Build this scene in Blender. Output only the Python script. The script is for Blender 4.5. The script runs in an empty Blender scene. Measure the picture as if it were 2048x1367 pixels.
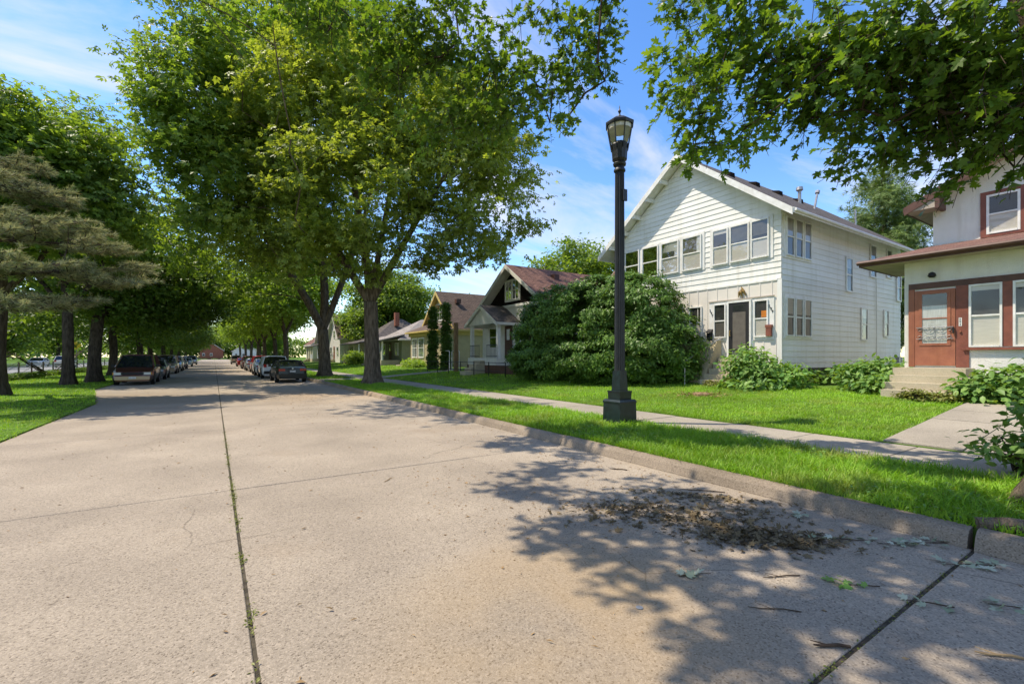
import bpy, math, random
import numpy as np
from mathutils import Vector, Matrix

random.seed(7)
RNG = np.random.default_rng(11)
SC = bpy.context.scene
COL = SC.collection
R = math.radians

# ------------------------------------------------------------------ camera
cam_d = bpy.data.cameras.new('camera')
cam_d.lens = 16.03
cam_d.sensor_width = 36.0
cam_d.shift_y = 0.0139
cam_d.clip_start = 0.05
cam_d.clip_end = 3000
cam = bpy.data.objects.new('camera', cam_d)
COL.objects.link(cam)
cam.location = (0, 0, 1.65)
cam.rotation_euler = (R(90), 0, R(-33.16))
SC.camera = cam

# ------------------------------------------------------------------ light
LIGHT = Vector((0.50, -0.44, -1.15)).normalized()      # direction the sunlight travels
sun_d = bpy.data.lights.new('sun', 'SUN')
sun_d.energy = 2.85
sun_d.angle = R(0.55)
sun_d.color = (1.0, 0.95, 0.87)
sun = bpy.data.objects.new('sun', sun_d)
COL.objects.link(sun)
sun.rotation_euler = LIGHT.to_track_quat('-Z', 'Y').to_euler()
sun.location = (-20, 20, 40)

world = bpy.data.worlds.new('World')
SC.world = world
world.use_nodes = True
wn, wl = world.node_tree.nodes, world.node_tree.links
wn.clear()
w_out = wn.new('ShaderNodeOutputWorld')
w_bg = wn.new('ShaderNodeBackground')
w_bg.inputs['Strength'].default_value = 0.14
w_sky = wn.new('ShaderNodeTexSky')
w_sky.sky_type = 'NISHITA'
w_sky.sun_disc = False
w_sky.sun_elevation = math.asin(-LIGHT.z)
w_sky.sun_rotation = math.atan2(-LIGHT.x, -LIGHT.y)
w_sky.air_density = 1.0
w_sky.dust_density = 0.15
w_sky.ozone_density = 3.0
w_tc = wn.new('ShaderNodeTexCoord')
w_sep = wn.new('ShaderNodeSeparateXYZ')
wl.new(w_tc.outputs['Generated'], w_sep.inputs[0])
w_add = wn.new('ShaderNodeMath'); w_add.operation = 'ADD'; w_add.inputs[1].default_value = 0.18
wl.new(w_sep.outputs['Z'], w_add.inputs[0])
w_dv = wn.new('ShaderNodeVectorMath'); w_dv.operation = 'DIVIDE'
w_cmb = wn.new('ShaderNodeCombineXYZ')
for k in range(3):
    wl.new(w_add.outputs[0], w_cmb.inputs[k])
wl.new(w_tc.outputs['Generated'], w_dv.inputs[0])
wl.new(w_cmb.outputs[0], w_dv.inputs[1])
w_map = wn.new('ShaderNodeMapping')
w_map.inputs['Rotation'].default_value = (0, 0, R(52))
w_map.inputs['Scale'].default_value = (0.75, 1.9, 1.0)
w_map.inputs['Location'].default_value = (3.1, 0.4, 0)
wl.new(w_dv.outputs[0], w_map.inputs[0])
w_no = wn.new('ShaderNodeTexNoise')
w_no.inputs['Scale'].default_value = 1.05
w_no.inputs['Detail'].default_value = 8
w_no.inputs['Roughness'].default_value = 0.58
w_no.inputs['Distortion'].default_value = 0.6
wl.new(w_map.outputs[0], w_no.inputs[0])
w_rp = wn.new('ShaderNodeValToRGB')
w_rp.color_ramp.elements[0].position = 0.45
w_rp.color_ramp.elements[0].color = (0, 0, 0, 1)
w_rp.color_ramp.elements[1].position = 0.68
w_rp.color_ramp.elements[1].color = (0.8, 0.8, 0.8, 1)
wl.new(w_no.outputs['Fac'], w_rp.inputs[0])
w_mix = wn.new('ShaderNodeMix'); w_mix.data_type = 'RGBA'
wl.new(w_rp.outputs[0], w_mix.inputs[0])
w_hs = wn.new('ShaderNodeHueSaturation'); w_hs.inputs['Saturation'].default_value = 1.26; w_hs.inputs['Hue'].default_value = 0.508
wl.new(w_sky.outputs[0], w_hs.inputs['Color'])
wl.new(w_hs.outputs[0], w_mix.inputs[6])
w_mix.inputs[7].default_value = (3.1, 3.25, 3.9, 1)
wl.new(w_mix.outputs[2], w_bg.inputs['Color'])
wl.new(w_bg.outputs[0], w_out.inputs['Surface'])

vs = SC.view_settings
vs.view_transform = 'Standard'
vs.look = 'None'
vs.exposure = 1.15
vs.gamma = 1.0
vs.use_curve_mapping = False
vs.use_white_balance = True
vs.white_balance_temperature = 7300
SC.cycles.max_bounces = 8
SC.cycles.diffuse_bounces = 4
SC.cycles.transparent_max_bounces = 6
SC.cycles.use_denoising = True

# ------------------------------------------------------------------ materials
def nt(name):
    m = bpy.data.materials.new(name)
    m.use_nodes = True
    n = m.node_tree.nodes
    return m, n, m.node_tree.links, n['Principled BSDF']

def mat(name, col, rough=0.7, var=0.12, scale=6.0, bump=0.0, bscale=40.0, spec=0.3, metal=0.0, col2=None, stretch=(1, 1, 1), var_pos=(0.35, 0.7), grime=0.0):
    m, n, l, p = nt(name)
    p.inputs['Roughness'].default_value = rough
    p.inputs['Metallic'].default_value = metal
    p.inputs['Specular IOR Level'].default_value = spec
    tc = n.new('ShaderNodeTexCoord')
    mp = n.new('ShaderNodeMapping'); mp.inputs['Scale'].default_value = stretch
    l.new(tc.outputs['Object'], mp.inputs[0])
    no = n.new('ShaderNodeTexNoise')
    no.inputs['Scale'].default_value = scale
    no.inputs['Detail'].default_value = 6
    l.new(mp.outputs[0], no.inputs[0])
    rp = n.new('ShaderNodeValToRGB')
    c2 = col2 if col2 else tuple(c * (1 - var * 2) for c in col)
    rp.color_ramp.elements[0].position = var_pos[0]
    rp.color_ramp.elements[1].position = var_pos[1]
    rp.color_ramp.elements[0].color = (*c2, 1)
    rp.color_ramp.elements[1].color = (*col, 1)
    l.new(no.outputs['Fac'], rp.inputs[0])
    last = rp.outputs[0]
    if grime:
        ge = n.new('ShaderNodeNewGeometry')
        gm = n.new('ShaderNodeMapping'); gm.inputs['Scale'].default_value = (2.6, 2.6, 0.22)
        l.new(ge.outputs['Position'], gm.inputs[0])
        gn = n.new('ShaderNodeTexNoise'); gn.inputs['Scale'].default_value = 1.6; gn.inputs['Detail'].default_value = 7; gn.inputs['Roughness'].default_value = .65
        l.new(gm.outputs[0], gn.inputs[0])
        gr_ = n.new('ShaderNodeMapRange'); gr_.inputs[1].default_value = 0.5; gr_.inputs[2].default_value = 0.78; gr_.inputs[4].default_value = grime
        l.new(gn.outputs['Fac'], gr_.inputs[0])
        gx_ = n.new('ShaderNodeMix'); gx_.data_type = 'RGBA'; gx_.blend_type = 'MULTIPLY'
        l.new(gr_.outputs[0], gx_.inputs[0]); l.new(last, gx_.inputs[6]); gx_.inputs[7].default_value = (0.55, 0.49, 0.36, 1)
        oi = n.new('ShaderNodeObjectInfo')
        om = n.new('ShaderNodeMapRange'); om.inputs[3].default_value = 0.94; om.inputs[4].default_value = 1.03
        l.new(oi.outputs['Random'], om.inputs[0])
        oh = n.new('ShaderNodeHueSaturation'); l.new(gx_.outputs[2], oh.inputs['Color']); l.new(om.outputs[0], oh.inputs['Value'])
        last = oh.outputs[0]
    l.new(last, p.inputs['Base Color'])
    if bump:
        nb = n.new('ShaderNodeTexNoise')
        nb.inputs['Scale'].default_value = bscale
        nb.inputs['Detail'].default_value = 4
        l.new(mp.outputs[0], nb.inputs[0])
        b = n.new('ShaderNodeBump')
        b.inputs['Strength'].default_value = bump
        b.inputs['Distance'].default_value = 0.02
        l.new(nb.outputs['Fac'], b.inputs['Height'])
        l.new(b.outputs[0], p.inputs['Normal'])
    return m

def leafmat(name, c1, c2, trans=0.35, rough=0.45, tint=(1.45, 1.35, 0.45), spec=0.25, c3=None, dry=False):
    m, n, l, p = nt(name)
    g = n.new('ShaderNodeNewGeometry')
    rp = n.new('ShaderNodeValToRGB')
    rp.color_ramp.elements[0].color = (*c1, 1)
    rp.color_ramp.elements[1].color = (*c2, 1)
    if c3:
        e = rp.color_ramp.elements.new(0.93); e.color = (*c2, 1)
        rp.color_ramp.elements[2].color = (*c3, 1)
    l.new(g.outputs['Random Per Island'], rp.inputs[0])
    tc = n.new('ShaderNodeTexCoord')
    no = n.new('ShaderNodeTexNoise'); no.inputs['Scale'].default_value = 0.45; no.inputs['Detail'].default_value = 2
    l.new(tc.outputs['Object'], no.inputs[0])
    hv = n.new('ShaderNodeHueSaturation')
    mr = n.new('ShaderNodeMapRange')
    mr.inputs[1].default_value = 0.3; mr.inputs[2].default_value = 0.7
    mr.inputs[3].default_value = 0.75; mr.inputs[4].default_value = 1.25
    l.new(no.outputs['Fac'], mr.inputs[0])
    l.new(mr.outputs[0], hv.inputs['Value'])
    if dry:
        nd = n.new('ShaderNodeTexNoise'); nd.inputs['Scale'].default_value = 1.1; nd.inputs['Detail'].default_value = 5
        l.new(tc.outputs['Object'], nd.inputs[0])
        md = n.new('ShaderNodeMapRange'); md.inputs[1].default_value = 0.52; md.inputs[2].default_value = 0.74; md.inputs[4].default_value = 0.65
        l.new(nd.outputs['Fac'], md.inputs[0])
        mxd = n.new('ShaderNodeMix'); mxd.data_type = 'RGBA'
        l.new(md.outputs[0], mxd.inputs[0]); l.new(rp.outputs[0], mxd.inputs[6]); mxd.inputs[7].default_value = (0.30, 0.29, 0.10, 1)
        l.new(mxd.outputs[2], hv.inputs['Color'])
    else:
        l.new(rp.outputs[0], hv.inputs['Color'])
    l.new(hv.outputs[0], p.inputs['Base Color'])
    p.inputs['Roughness'].default_value = rough
    p.inputs['Specular IOR Level'].default_value = spec
    tr = n.new('ShaderNodeBsdfTranslucent')
    mu = n.new('ShaderNodeMix'); mu.data_type = 'RGBA'; mu.blend_type = 'MULTIPLY'
    mu.inputs[0].default_value = 1
    l.new(hv.outputs[0], mu.inputs[6]); mu.inputs[7].default_value = (*tint, 1)
    l.new(mu.outputs[2], tr.inputs[0])
    mx = n.new('ShaderNodeMixShader'); mx.inputs[0].default_value = trans
    l.new(p.outputs[0], mx.inputs[1]); l.new(tr.outputs[0], mx.inputs[2])
    l.new(mx.outputs[0], n['Material Output'].inputs[0])
    return m

def glassmat(name, tint=(0.9, 0.92, 0.92), gl=0.35):
    m, n, l, p = nt(name)
    n.remove(p)
    t = n.new('ShaderNodeBsdfTransparent'); t.inputs[0].default_value = (*tint, 1)
    g = n.new('ShaderNodeBsdfGlossy'); g.inputs['Roughness'].default_value = 0.02
    g.inputs['Color'].default_value = (0.95, 0.97, 1, 1)
    lw = n.new('ShaderNodeFresnel'); lw.inputs[0].default_value = 1.0 + gl * 2.2
    mx = n.new('ShaderNodeMixShader')
    l.new(lw.outputs[0], mx.inputs[0])
    l.new(t.outputs[0], mx.inputs[1]); l.new(g.outputs[0], mx.inputs[2])
    l.new(mx.outputs[0], n['Material Output'].inputs[0])
    return m

def concrete(name, col, col2, speck=0.5, bump=0.35, stain=(0.30, 0.2, 0.12), wear=False):
    m, n, l, p = nt(name)
    p.inputs['Roughness'].default_value = 0.9
    p.inputs['Specular IOR Level'].default_value = 0.2
    g = n.new('ShaderNodeNewGeometry')
    big = n.new('ShaderNodeTexNoise'); big.inputs['Scale'].default_value = 0.7; big.inputs['Detail'].default_value = 5
    l.new(g.outputs['Position'], big.inputs[0])
    r1 = n.new('ShaderNodeValToRGB')
    r1.color_ramp.elements[0].position = 0.3; r1.color_ramp.elements[1].position = 0.7
    r1.color_ramp.elements[0].color = (*col2, 1); r1.color_ramp.elements[1].color = (*col, 1)
    l.new(big.outputs['Fac'], r1.inputs[0])
    vo = n.new('ShaderNodeTexVoronoi'); vo.inputs['Scale'].default_value = 95
    l.new(g.outputs['Position'], vo.inputs[0])
    sp = n.new('ShaderNodeSeparateColor'); l.new(vo.outputs['Color'], sp.inputs[0])
    r2 = n.new('ShaderNodeValToRGB')
    r2.color_ramp.elements[0].color = (0.45, 0.42, 0.40, 1)
    r2.color_ramp.elements[1].color = (1.25, 1.22, 1.2, 1)
    e = r2.color_ramp.elements.new(0.12); e.color = (0.8, 0.78, 0.76, 1)
    e = r2.color_ramp.elements.new(0.85); e.color = (1.08, 1.06, 1.04, 1)
    l.new(sp.outputs[0], r2.inputs[0])
    mu = n.new('ShaderNodeMix'); mu.data_type = 'RGBA'; mu.blend_type = 'MULTIPLY'; mu.inputs[0].default_value = speck
    l.new(r1.outputs[0], mu.inputs[6]); l.new(r2.outputs[0], mu.inputs[7])
    st = n.new('ShaderNodeTexNoise'); st.inputs['Scale'].default_value = 0.33; st.inputs['Detail'].default_value = 9; st.inputs['Roughness'].default_value = 0.66
    l.new(g.outputs['Position'], st.inputs[0])
    r3 = n.new('ShaderNodeValToRGB')
    r3.color_ramp.elements[0].position = 0.56; r3.color_ramp.elements[1].position = 0.78
    r3.color_ramp.elements[0].color = (0, 0, 0, 1); r3.color_ramp.elements[1].color = (0.5, 0.5, 0.5, 1)
    l.new(st.outputs['Fac'], r3.inputs[0])
    m2 = n.new('ShaderNodeMix'); m2.data_type = 'RGBA'
    l.new(r3.outputs[0], m2.inputs[0]); l.new(mu.outputs[2], m2.inputs[6]); m2.inputs[7].default_value = (*stain, 1)
    last = m2.outputs[2]
    if wear:
        def darken(fac, colr):
            nonlocal last
            q = n.new('ShaderNodeMix'); q.data_type = 'RGBA'
            l.new(fac, q.inputs[0]); l.new(last, q.inputs[6]); q.inputs[7].default_value = (*colr, 1)
            last = q.outputs[2]
        def math2(op, a, b):
            k = n.new('ShaderNodeMath'); k.operation = op; k.use_clamp = True
            for i_, v in enumerate((a, b)):
                if isinstance(v, (int, float)): k.inputs[i_].default_value = v
                else: l.new(v, k.inputs[i_])
            return k.outputs[0]
        def ramp(src, a, b, va=0.0, vb=1.0):
            k = n.new('ShaderNodeMapRange'); k.inputs[1].default_value = a; k.inputs[2].default_value = b
            k.inputs[3].default_value = va; k.inputs[4].default_value = vb
            l.new(src, k.inputs[0]); return k.outputs[0]
        # hairline cracks, broken up by noise
        nz = n.new('ShaderNodeTexNoise'); nz.inputs['Scale'].default_value = 1.7; nz.inputs['Detail'].default_value = 4
        l.new(g.outputs['Position'], nz.inputs[0])
        ad = n.new('ShaderNodeMix'); ad.data_type = 'RGBA'; ad.inputs[0].default_value = 0.16
        l.new(g.outputs['Position'], ad.inputs[6]); l.new(nz.outputs['Color'], ad.inputs[7])
        ve = n.new('ShaderNodeTexVoronoi'); ve.feature = 'DISTANCE_TO_EDGE'; ve.inputs['Scale'].default_value = 0.42
        l.new(ad.outputs[2], ve.inputs[0])
        line = ramp(ve.outputs['Distance'], 0.0, 0.0035, 1.0, 0.0)
        gate = ramp(st.outputs['Fac'], 0.5, 0.58)
        darken(math2('MULTIPLY', math2('MULTIPLY', line, gate), 0.75), (0.10, 0.08, 0.06))
        # leaf tannin stain in the middle of the right lane and round the leaf drift
        for cx, cy, r0, r1, am, colr in ((1.75, 2.0, 1.5, .2, 0.75, (0.34, 0.225, 0.10)), (2.6, 2.9, 1.1, .2, .35, (0.33, 0.225, 0.11)), (4.5, 2.6, 1.3, .3, .45, (0.16, 0.115, 0.07)), (3.9, 21, 4.5, 1.5, .35, (0.36, 0.22, 0.10)), (-2.6, 24, 4.5, 1.0, .45, (0.2, 0.14, 0.08))):
            ds = n.new('ShaderNodeVectorMath'); ds.operation = 'DISTANCE'
            l.new(g.outputs['Position'], ds.inputs[0]); ds.inputs[1].default_value = (cx, cy, 0)
            f_ = ramp(ds.outputs['Value'], r1, r0, 1.0, 0.0)
            darken(math2('MULTIPLY', math2('MULTIPLY', f_, ramp(big.outputs['Fac'], .30, .60)), am), colr)
        # small oil drips and dark specks
        sp2 = n.new('ShaderNodeTexVoronoi'); sp2.inputs['Scale'].default_value = 1.9; sp2.inputs['Randomness'].default_value = 1
        l.new(ad.outputs[2], sp2.inputs[0])
        darken(math2('MULTIPLY', ramp(sp2.outputs['Distance'], 0.02, 0.075, 1.0, 0.0), math2('MULTIPLY', gate, .6)), (0.12, 0.10, 0.085))
        # every slab its own tone
        oi = n.new('ShaderNodeObjectInfo')
        hv_ = n.new('ShaderNodeHueSaturation'); l.new(last, hv_.inputs['Color']); l.new(ramp(oi.outputs['Random'], 0, 1, .93, 1.06), hv_.inputs['Value'])
        last = hv_.outputs[0]
    l.new(last, p.inputs['Base Color'])
    nb = n.new('ShaderNodeTexNoise'); nb.inputs['Scale'].default_value = 120; nb.inputs['Detail'].default_value = 5
    l.new(g.outputs['Position'], nb.inputs[0])
    b = n.new('ShaderNodeBump'); b.inputs['Strength'].default_value = bump; b.inputs['Distance'].default_value = 0.006
    l.new(nb.outputs['Fac'], b.inputs['Height']); l.new(b.outputs[0], p.inputs['Normal'])
    return m

def shingle(name, col, col2):
    m, n, l, p = nt(name)
    p.inputs['Roughness'].default_value = 0.95
    p.inputs['Specular IOR Level'].default_value = 0.1
    tc = n.new('ShaderNodeTexCoord')
    br = n.new('ShaderNodeTexBrick')
    br.inputs['Scale'].default_value = 1.0
    br.inputs['Brick Width'].default_value = 0.32
    br.inputs['Row Height'].default_value = 0.15
    br.inputs['Mortar Size'].default_value = 0.008
    br.inputs['Color1'].default_value = (*col, 1)
    br.inputs['Color2'].default_value = (*col2, 1)
    br.inputs['Mortar'].default_value = (*(c * 0.35 for c in col2), 1)
    uv = n.new('ShaderNodeUVMap')
    l.new(uv.outputs[0], br.inputs[0])
    no = n.new('ShaderNodeTexNoise'); no.inputs['Scale'].default_value = 9; no.inputs['Detail'].default_value = 6
    l.new(tc.outputs['Object'], no.inputs[0])
    mr = n.new('ShaderNodeMapRange'); mr.inputs[1].default_value = 0.3; mr.inputs[2].default_value = 0.7
    mr.inputs[3].default_value = 0.7; mr.inputs[4].default_value = 1.2
    l.new(no.outputs['Fac'], mr.inputs[0])
    hv = n.new('ShaderNodeHueSaturation'); l.new(br.outputs[0], hv.inputs['Color']); l.new(mr.outputs[0], hv.inputs['Value'])
    l.new(hv.outputs[0], p.inputs['Base Color'])
    b = n.new('ShaderNodeBump'); b.inputs['Strength'].default_value = 0.5; b.inputs['Distance'].default_value = 0.015
    l.new(br.outputs['Fac'], b.inputs['Height']); b.invert = True
    l.new(b.outputs[0], p.inputs['Normal'])
    return m

def carpaint(name, col, metal=0.3):
    m = mat(name, col, rough=0.3, var=0.05, scale=3, spec=0.4, metal=metal)
    p = m.node_tree.nodes['Principled BSDF']
    p.inputs['Coat Weight'].default_value = 0.8 if max(col) > .05 else 0.25
    p.inputs['Coat Roughness'].default_value = 0.05
    return m

def bark(name, col, col2):
    m = mat(name, col, rough=0.95, scale=5, col2=col2, stretch=(2.2, 2.2, 0.45), spec=0.1, bump=1.0, bscale=11)
    m.node_tree.nodes['Bump'].inputs['Distance'].default_value = 0.06
    return m

M = {}
M['road'] = concrete('road concrete', (0.365, 0.312, 0.245), (0.268, 0.228, 0.18), 0.95, 0.55, (0.27, 0.19, 0.115), wear=True)
M['walk'] = concrete('sidewalk concrete', (0.35, 0.315, 0.255), (0.265, 0.238, 0.195), 0.7, wear=True)
M['kerb'] = concrete('kerb concrete', (0.31, 0.255, 0.195), (0.19, 0.155, 0.115), 0.9, 0.9, (0.12, 0.09, 0.06), wear=True)
M['step'] = concrete('step concrete', (0.50, 0.44, 0.32), (0.38, 0.33, 0.23), 0.5)
M['soil'] = mat('joint soil', (0.10, 0.083, 0.058), 0.95, 0.3, 12, 0.5)
M['turf'] = mat('turf', (0.11, 0.20, 0.03), 0.95, 0.2, 3.0, 0.6, 60, spec=0.05, col2=(0.065, 0.12, 0.02))
M['asphalt'] = mat('pale asphalt', (0.36, 0.36, 0.37), 0.9, 0.1, 3, 0.2)
M['white'] = mat('white siding paint', (0.80, 0.79, 0.745), 0.55, 0.05, 0.9, 0.05, 30, col2=(0.73, 0.72, 0.665), grime=.4)
M['trimw'] = mat('white trim paint', (0.80, 0.79, 0.76), 0.5, 0.06, 5, col2=(0.68, 0.67, 0.62), grime=.4)
M['beige'] = mat('beige panel paint', (0.735, 0.68, 0.60), 0.6, 0.05, 2)
M['stucco'] = mat('white stucco', (0.78, 0.76, 0.69), 0.9, 0.04, 3, 0.8, 45, grime=.32)
M['brown'] = mat('red brown paint', (0.255, 0.085, 0.055), 0.5, 0.12, 6, col2=(0.19, 0.065, 0.045), grime=.6, bump=.3)
M['door_red'] = mat('faded terracotta paint', (0.36, 0.135, 0.075), 0.5, 0.1, 4, col2=(0.28, 0.10, 0.06), grime=.6, bump=.3)
M['dkbrown'] = mat('dark brown trim', (0.125, 0.062, 0.045), 0.5, 0.15, 5)
M['soffit'] = mat('weathered soffit', (0.42, 0.36, 0.29), 0.8, 0.1, 4)
M['iron'] = mat('black iron', (0.020, 0.021, 0.020), 0.45, 0.3, 5, spec=0.5, bump=.15, bscale=25, grime=.3)
M['irong'] = mat('dark green iron', (0.010, 0.024, 0.024), 0.35, 0.25, 7, spec=0.5)
M['steel'] = mat('galvanised steel', (0.42, 0.42, 0.42), 0.45, 0.15, 9, metal=0.7)
M['blind'] = mat('pale blind', (0.60, 0.54, 0.46), 0.8, 0.06, 3, stretch=(1, 1, 12))
M['curtain'] = mat('white curtain', (0.62, 0.60, 0.55), 0.8, 0.12, 14, stretch=(3, 3, 0.2))
M['screen'] = mat('insect screen', (0.135, 0.12, 0.10), 0.85, 0.1, 6)
M['inside'] = mat('dim interior', (0.075, 0.07, 0.065), 0.9, 0.3, 1.2)
M['glass'] = glassmat('window glass', gl=0.25)
M['lampglass'] = glassmat('lamp glass', (0.93, 0.93, 0.9), 0.1)
M['carglass'] = mat('car glass', (0.012, 0.015, 0.017), 0.04, 0.1, 2, spec=0.8)
M['rubber'] = mat('tyre rubber', (0.018, 0.018, 0.018), 0.85, 0.2, 9)
M['chrome'] = mat('wheel alloy', (0.45, 0.45, 0.46), 0.3, 0.1, 5, metal=0.8)
M['tail'] = mat('red lamp lens', (0.45, 0.015, 0.012), 0.15, 0.1, 5, spec=0.6)
M['head'] = mat('clear lamp lens', (0.65, 0.66, 0.66), 0.12, 0.1, 5, spec=0.7)
M['amber'] = mat('amber lens', (0.55, 0.2, 0.02), 0.15, 0.1, 5, spec=0.7)
M['plate'] = mat('licence plate', (0.62, 0.64, 0.66), 0.4, 0.2, 24)
M['plastic'] = mat('black plastic', (0.022, 0.022, 0.023), 0.55, 0.1, 6)
M['foundation'] = mat('foundation block', (0.17, 0.16, 0.14), 0.95, 0.2, 3, 0.4)
M['brick'] = mat('red brick', (0.33, 0.12, 0.075), 0.9, 0.2, 9, 0.4)
M['mortar'] = mat('mortar', (0.36, 0.33, 0.29), 0.95, 0.1, 9, 0.4)
M['sh_grey'] = shingle('grey shingles', (0.15, 0.13, 0.12), (0.10, 0.09, 0.085))
M['sh_pale'] = shingle('pale grey shingles', (0.34, 0.31, 0.28), (0.27, 0.24, 0.22))
M['sh_red'] = shingle('red brown shingles', (0.225, 0.125, 0.10), (0.155, 0.09, 0.075))
M['sh_brown'] = shingle('brown shingles', (0.17, 0.125, 0.10), (0.12, 0.09, 0.075))
M['sh_dark'] = shingle('dark cedar shingles', (0.055, 0.04, 0.033), (0.038, 0.028, 0.024))
M['cream'] = mat('cream stucco', (0.62, 0.57, 0.42), 0.9, 0.06, 3, 0.4, 40)
M['tan'] = mat('tan stucco', (0.46, 0.38, 0.235), 0.9, 0.06, 3, 0.4, 40)
M['yellow'] = mat('yellow trim paint', (0.62, 0.46, 0.16), 0.6, 0.08, 4)
M['greyblue'] = mat('blue grey siding', (0.38, 0.42, 0.46), 0.7, 0.06, 3)
M['green'] = mat('sage green siding', (0.25, 0.27, 0.19), 0.7, 0.06, 3)
M['offwhite'] = mat('off white siding', (0.68, 0.66, 0.60), 0.7, 0.06, 3)
M['wood'] = mat('weathered timber', (0.30, 0.19, 0.10), 0.8, 0.2, 6, 0.3, 30, stretch=(4, 4, 0.5))
M['bark'] = bark('maple bark', (0.20, 0.155, 0.11), (0.075, 0.056, 0.038))
M['barkd'] = bark('dark bark', (0.105, 0.08, 0.06), (0.04, 0.03, 0.022))
M['twig'] = mat('twig bark', (0.07, 0.045, 0.028), 0.9, 0.2, 20)
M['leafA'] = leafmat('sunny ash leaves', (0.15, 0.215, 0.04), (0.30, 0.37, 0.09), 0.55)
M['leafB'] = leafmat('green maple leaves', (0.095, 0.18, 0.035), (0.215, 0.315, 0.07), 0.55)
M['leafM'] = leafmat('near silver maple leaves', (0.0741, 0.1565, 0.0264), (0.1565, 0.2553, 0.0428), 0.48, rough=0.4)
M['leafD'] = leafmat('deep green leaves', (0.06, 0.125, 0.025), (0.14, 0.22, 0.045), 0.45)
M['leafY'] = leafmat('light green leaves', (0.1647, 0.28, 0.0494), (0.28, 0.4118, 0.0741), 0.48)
M['needle'] = leafmat('browning pine needles', (0.17, 0.20, 0.08), (0.46, 0.45, 0.25), 0.4, 0.6, (1, 1, 0.8), c3=(0.27, 0.13, 0.045))
M['spruce'] = leafmat('spruce needles', (0.07, 0.13, 0.035), (0.19, 0.26, 0.075), 0.25)
M['yew'] = leafmat('cedar fronds', (0.045, 0.115, 0.018), (0.13, 0.23, 0.035), 0.25)
M['hosta'] = leafmat('broad leaves', (0.1153, 0.2553, 0.0577), (0.2471, 0.387, 0.0988), 0.35)
M['grass'] = leafmat('grass blades', (0.122, 0.2867, 0.0195), (0.2562, 0.4514, 0.0366), 0.35, 0.5, c3=(0.33, 0.32, 0.12), dry=True)
M['grassD'] = leafmat('lawn blades', (0.1464, 0.3172, 0.022), (0.2806, 0.488, 0.0427), 0.35, 0.5, c3=(0.36, 0.36, 0.14), dry=True)
M['moss'] = leafmat('joint weeds', (0.10, 0.13, 0.025), (0.2, 0.21, 0.04), 0.2)
M['dry'] = leafmat('dry leaves', (0.085, 0.06, 0.03), (0.2, 0.15, 0.08), 0.15, 0.8, (1, 0.9, 0.6), c3=(0.3, 0.26, 0.18))
M['pale'] = leafmat('pale leaf undersides', (0.26, 0.31, 0.19), (0.52, 0.54, 0.42), 0.2, 0.6, (1, 1, 0.8))
M['straw'] = leafmat('straw litter', (0.24, 0.14, 0.06), (0.36, 0.25, 0.13), 0.1, 0.8, (1, 0.9, 0.6))

# ------------------------------------------------------------------ mesh helpers
OFF = {}

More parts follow.
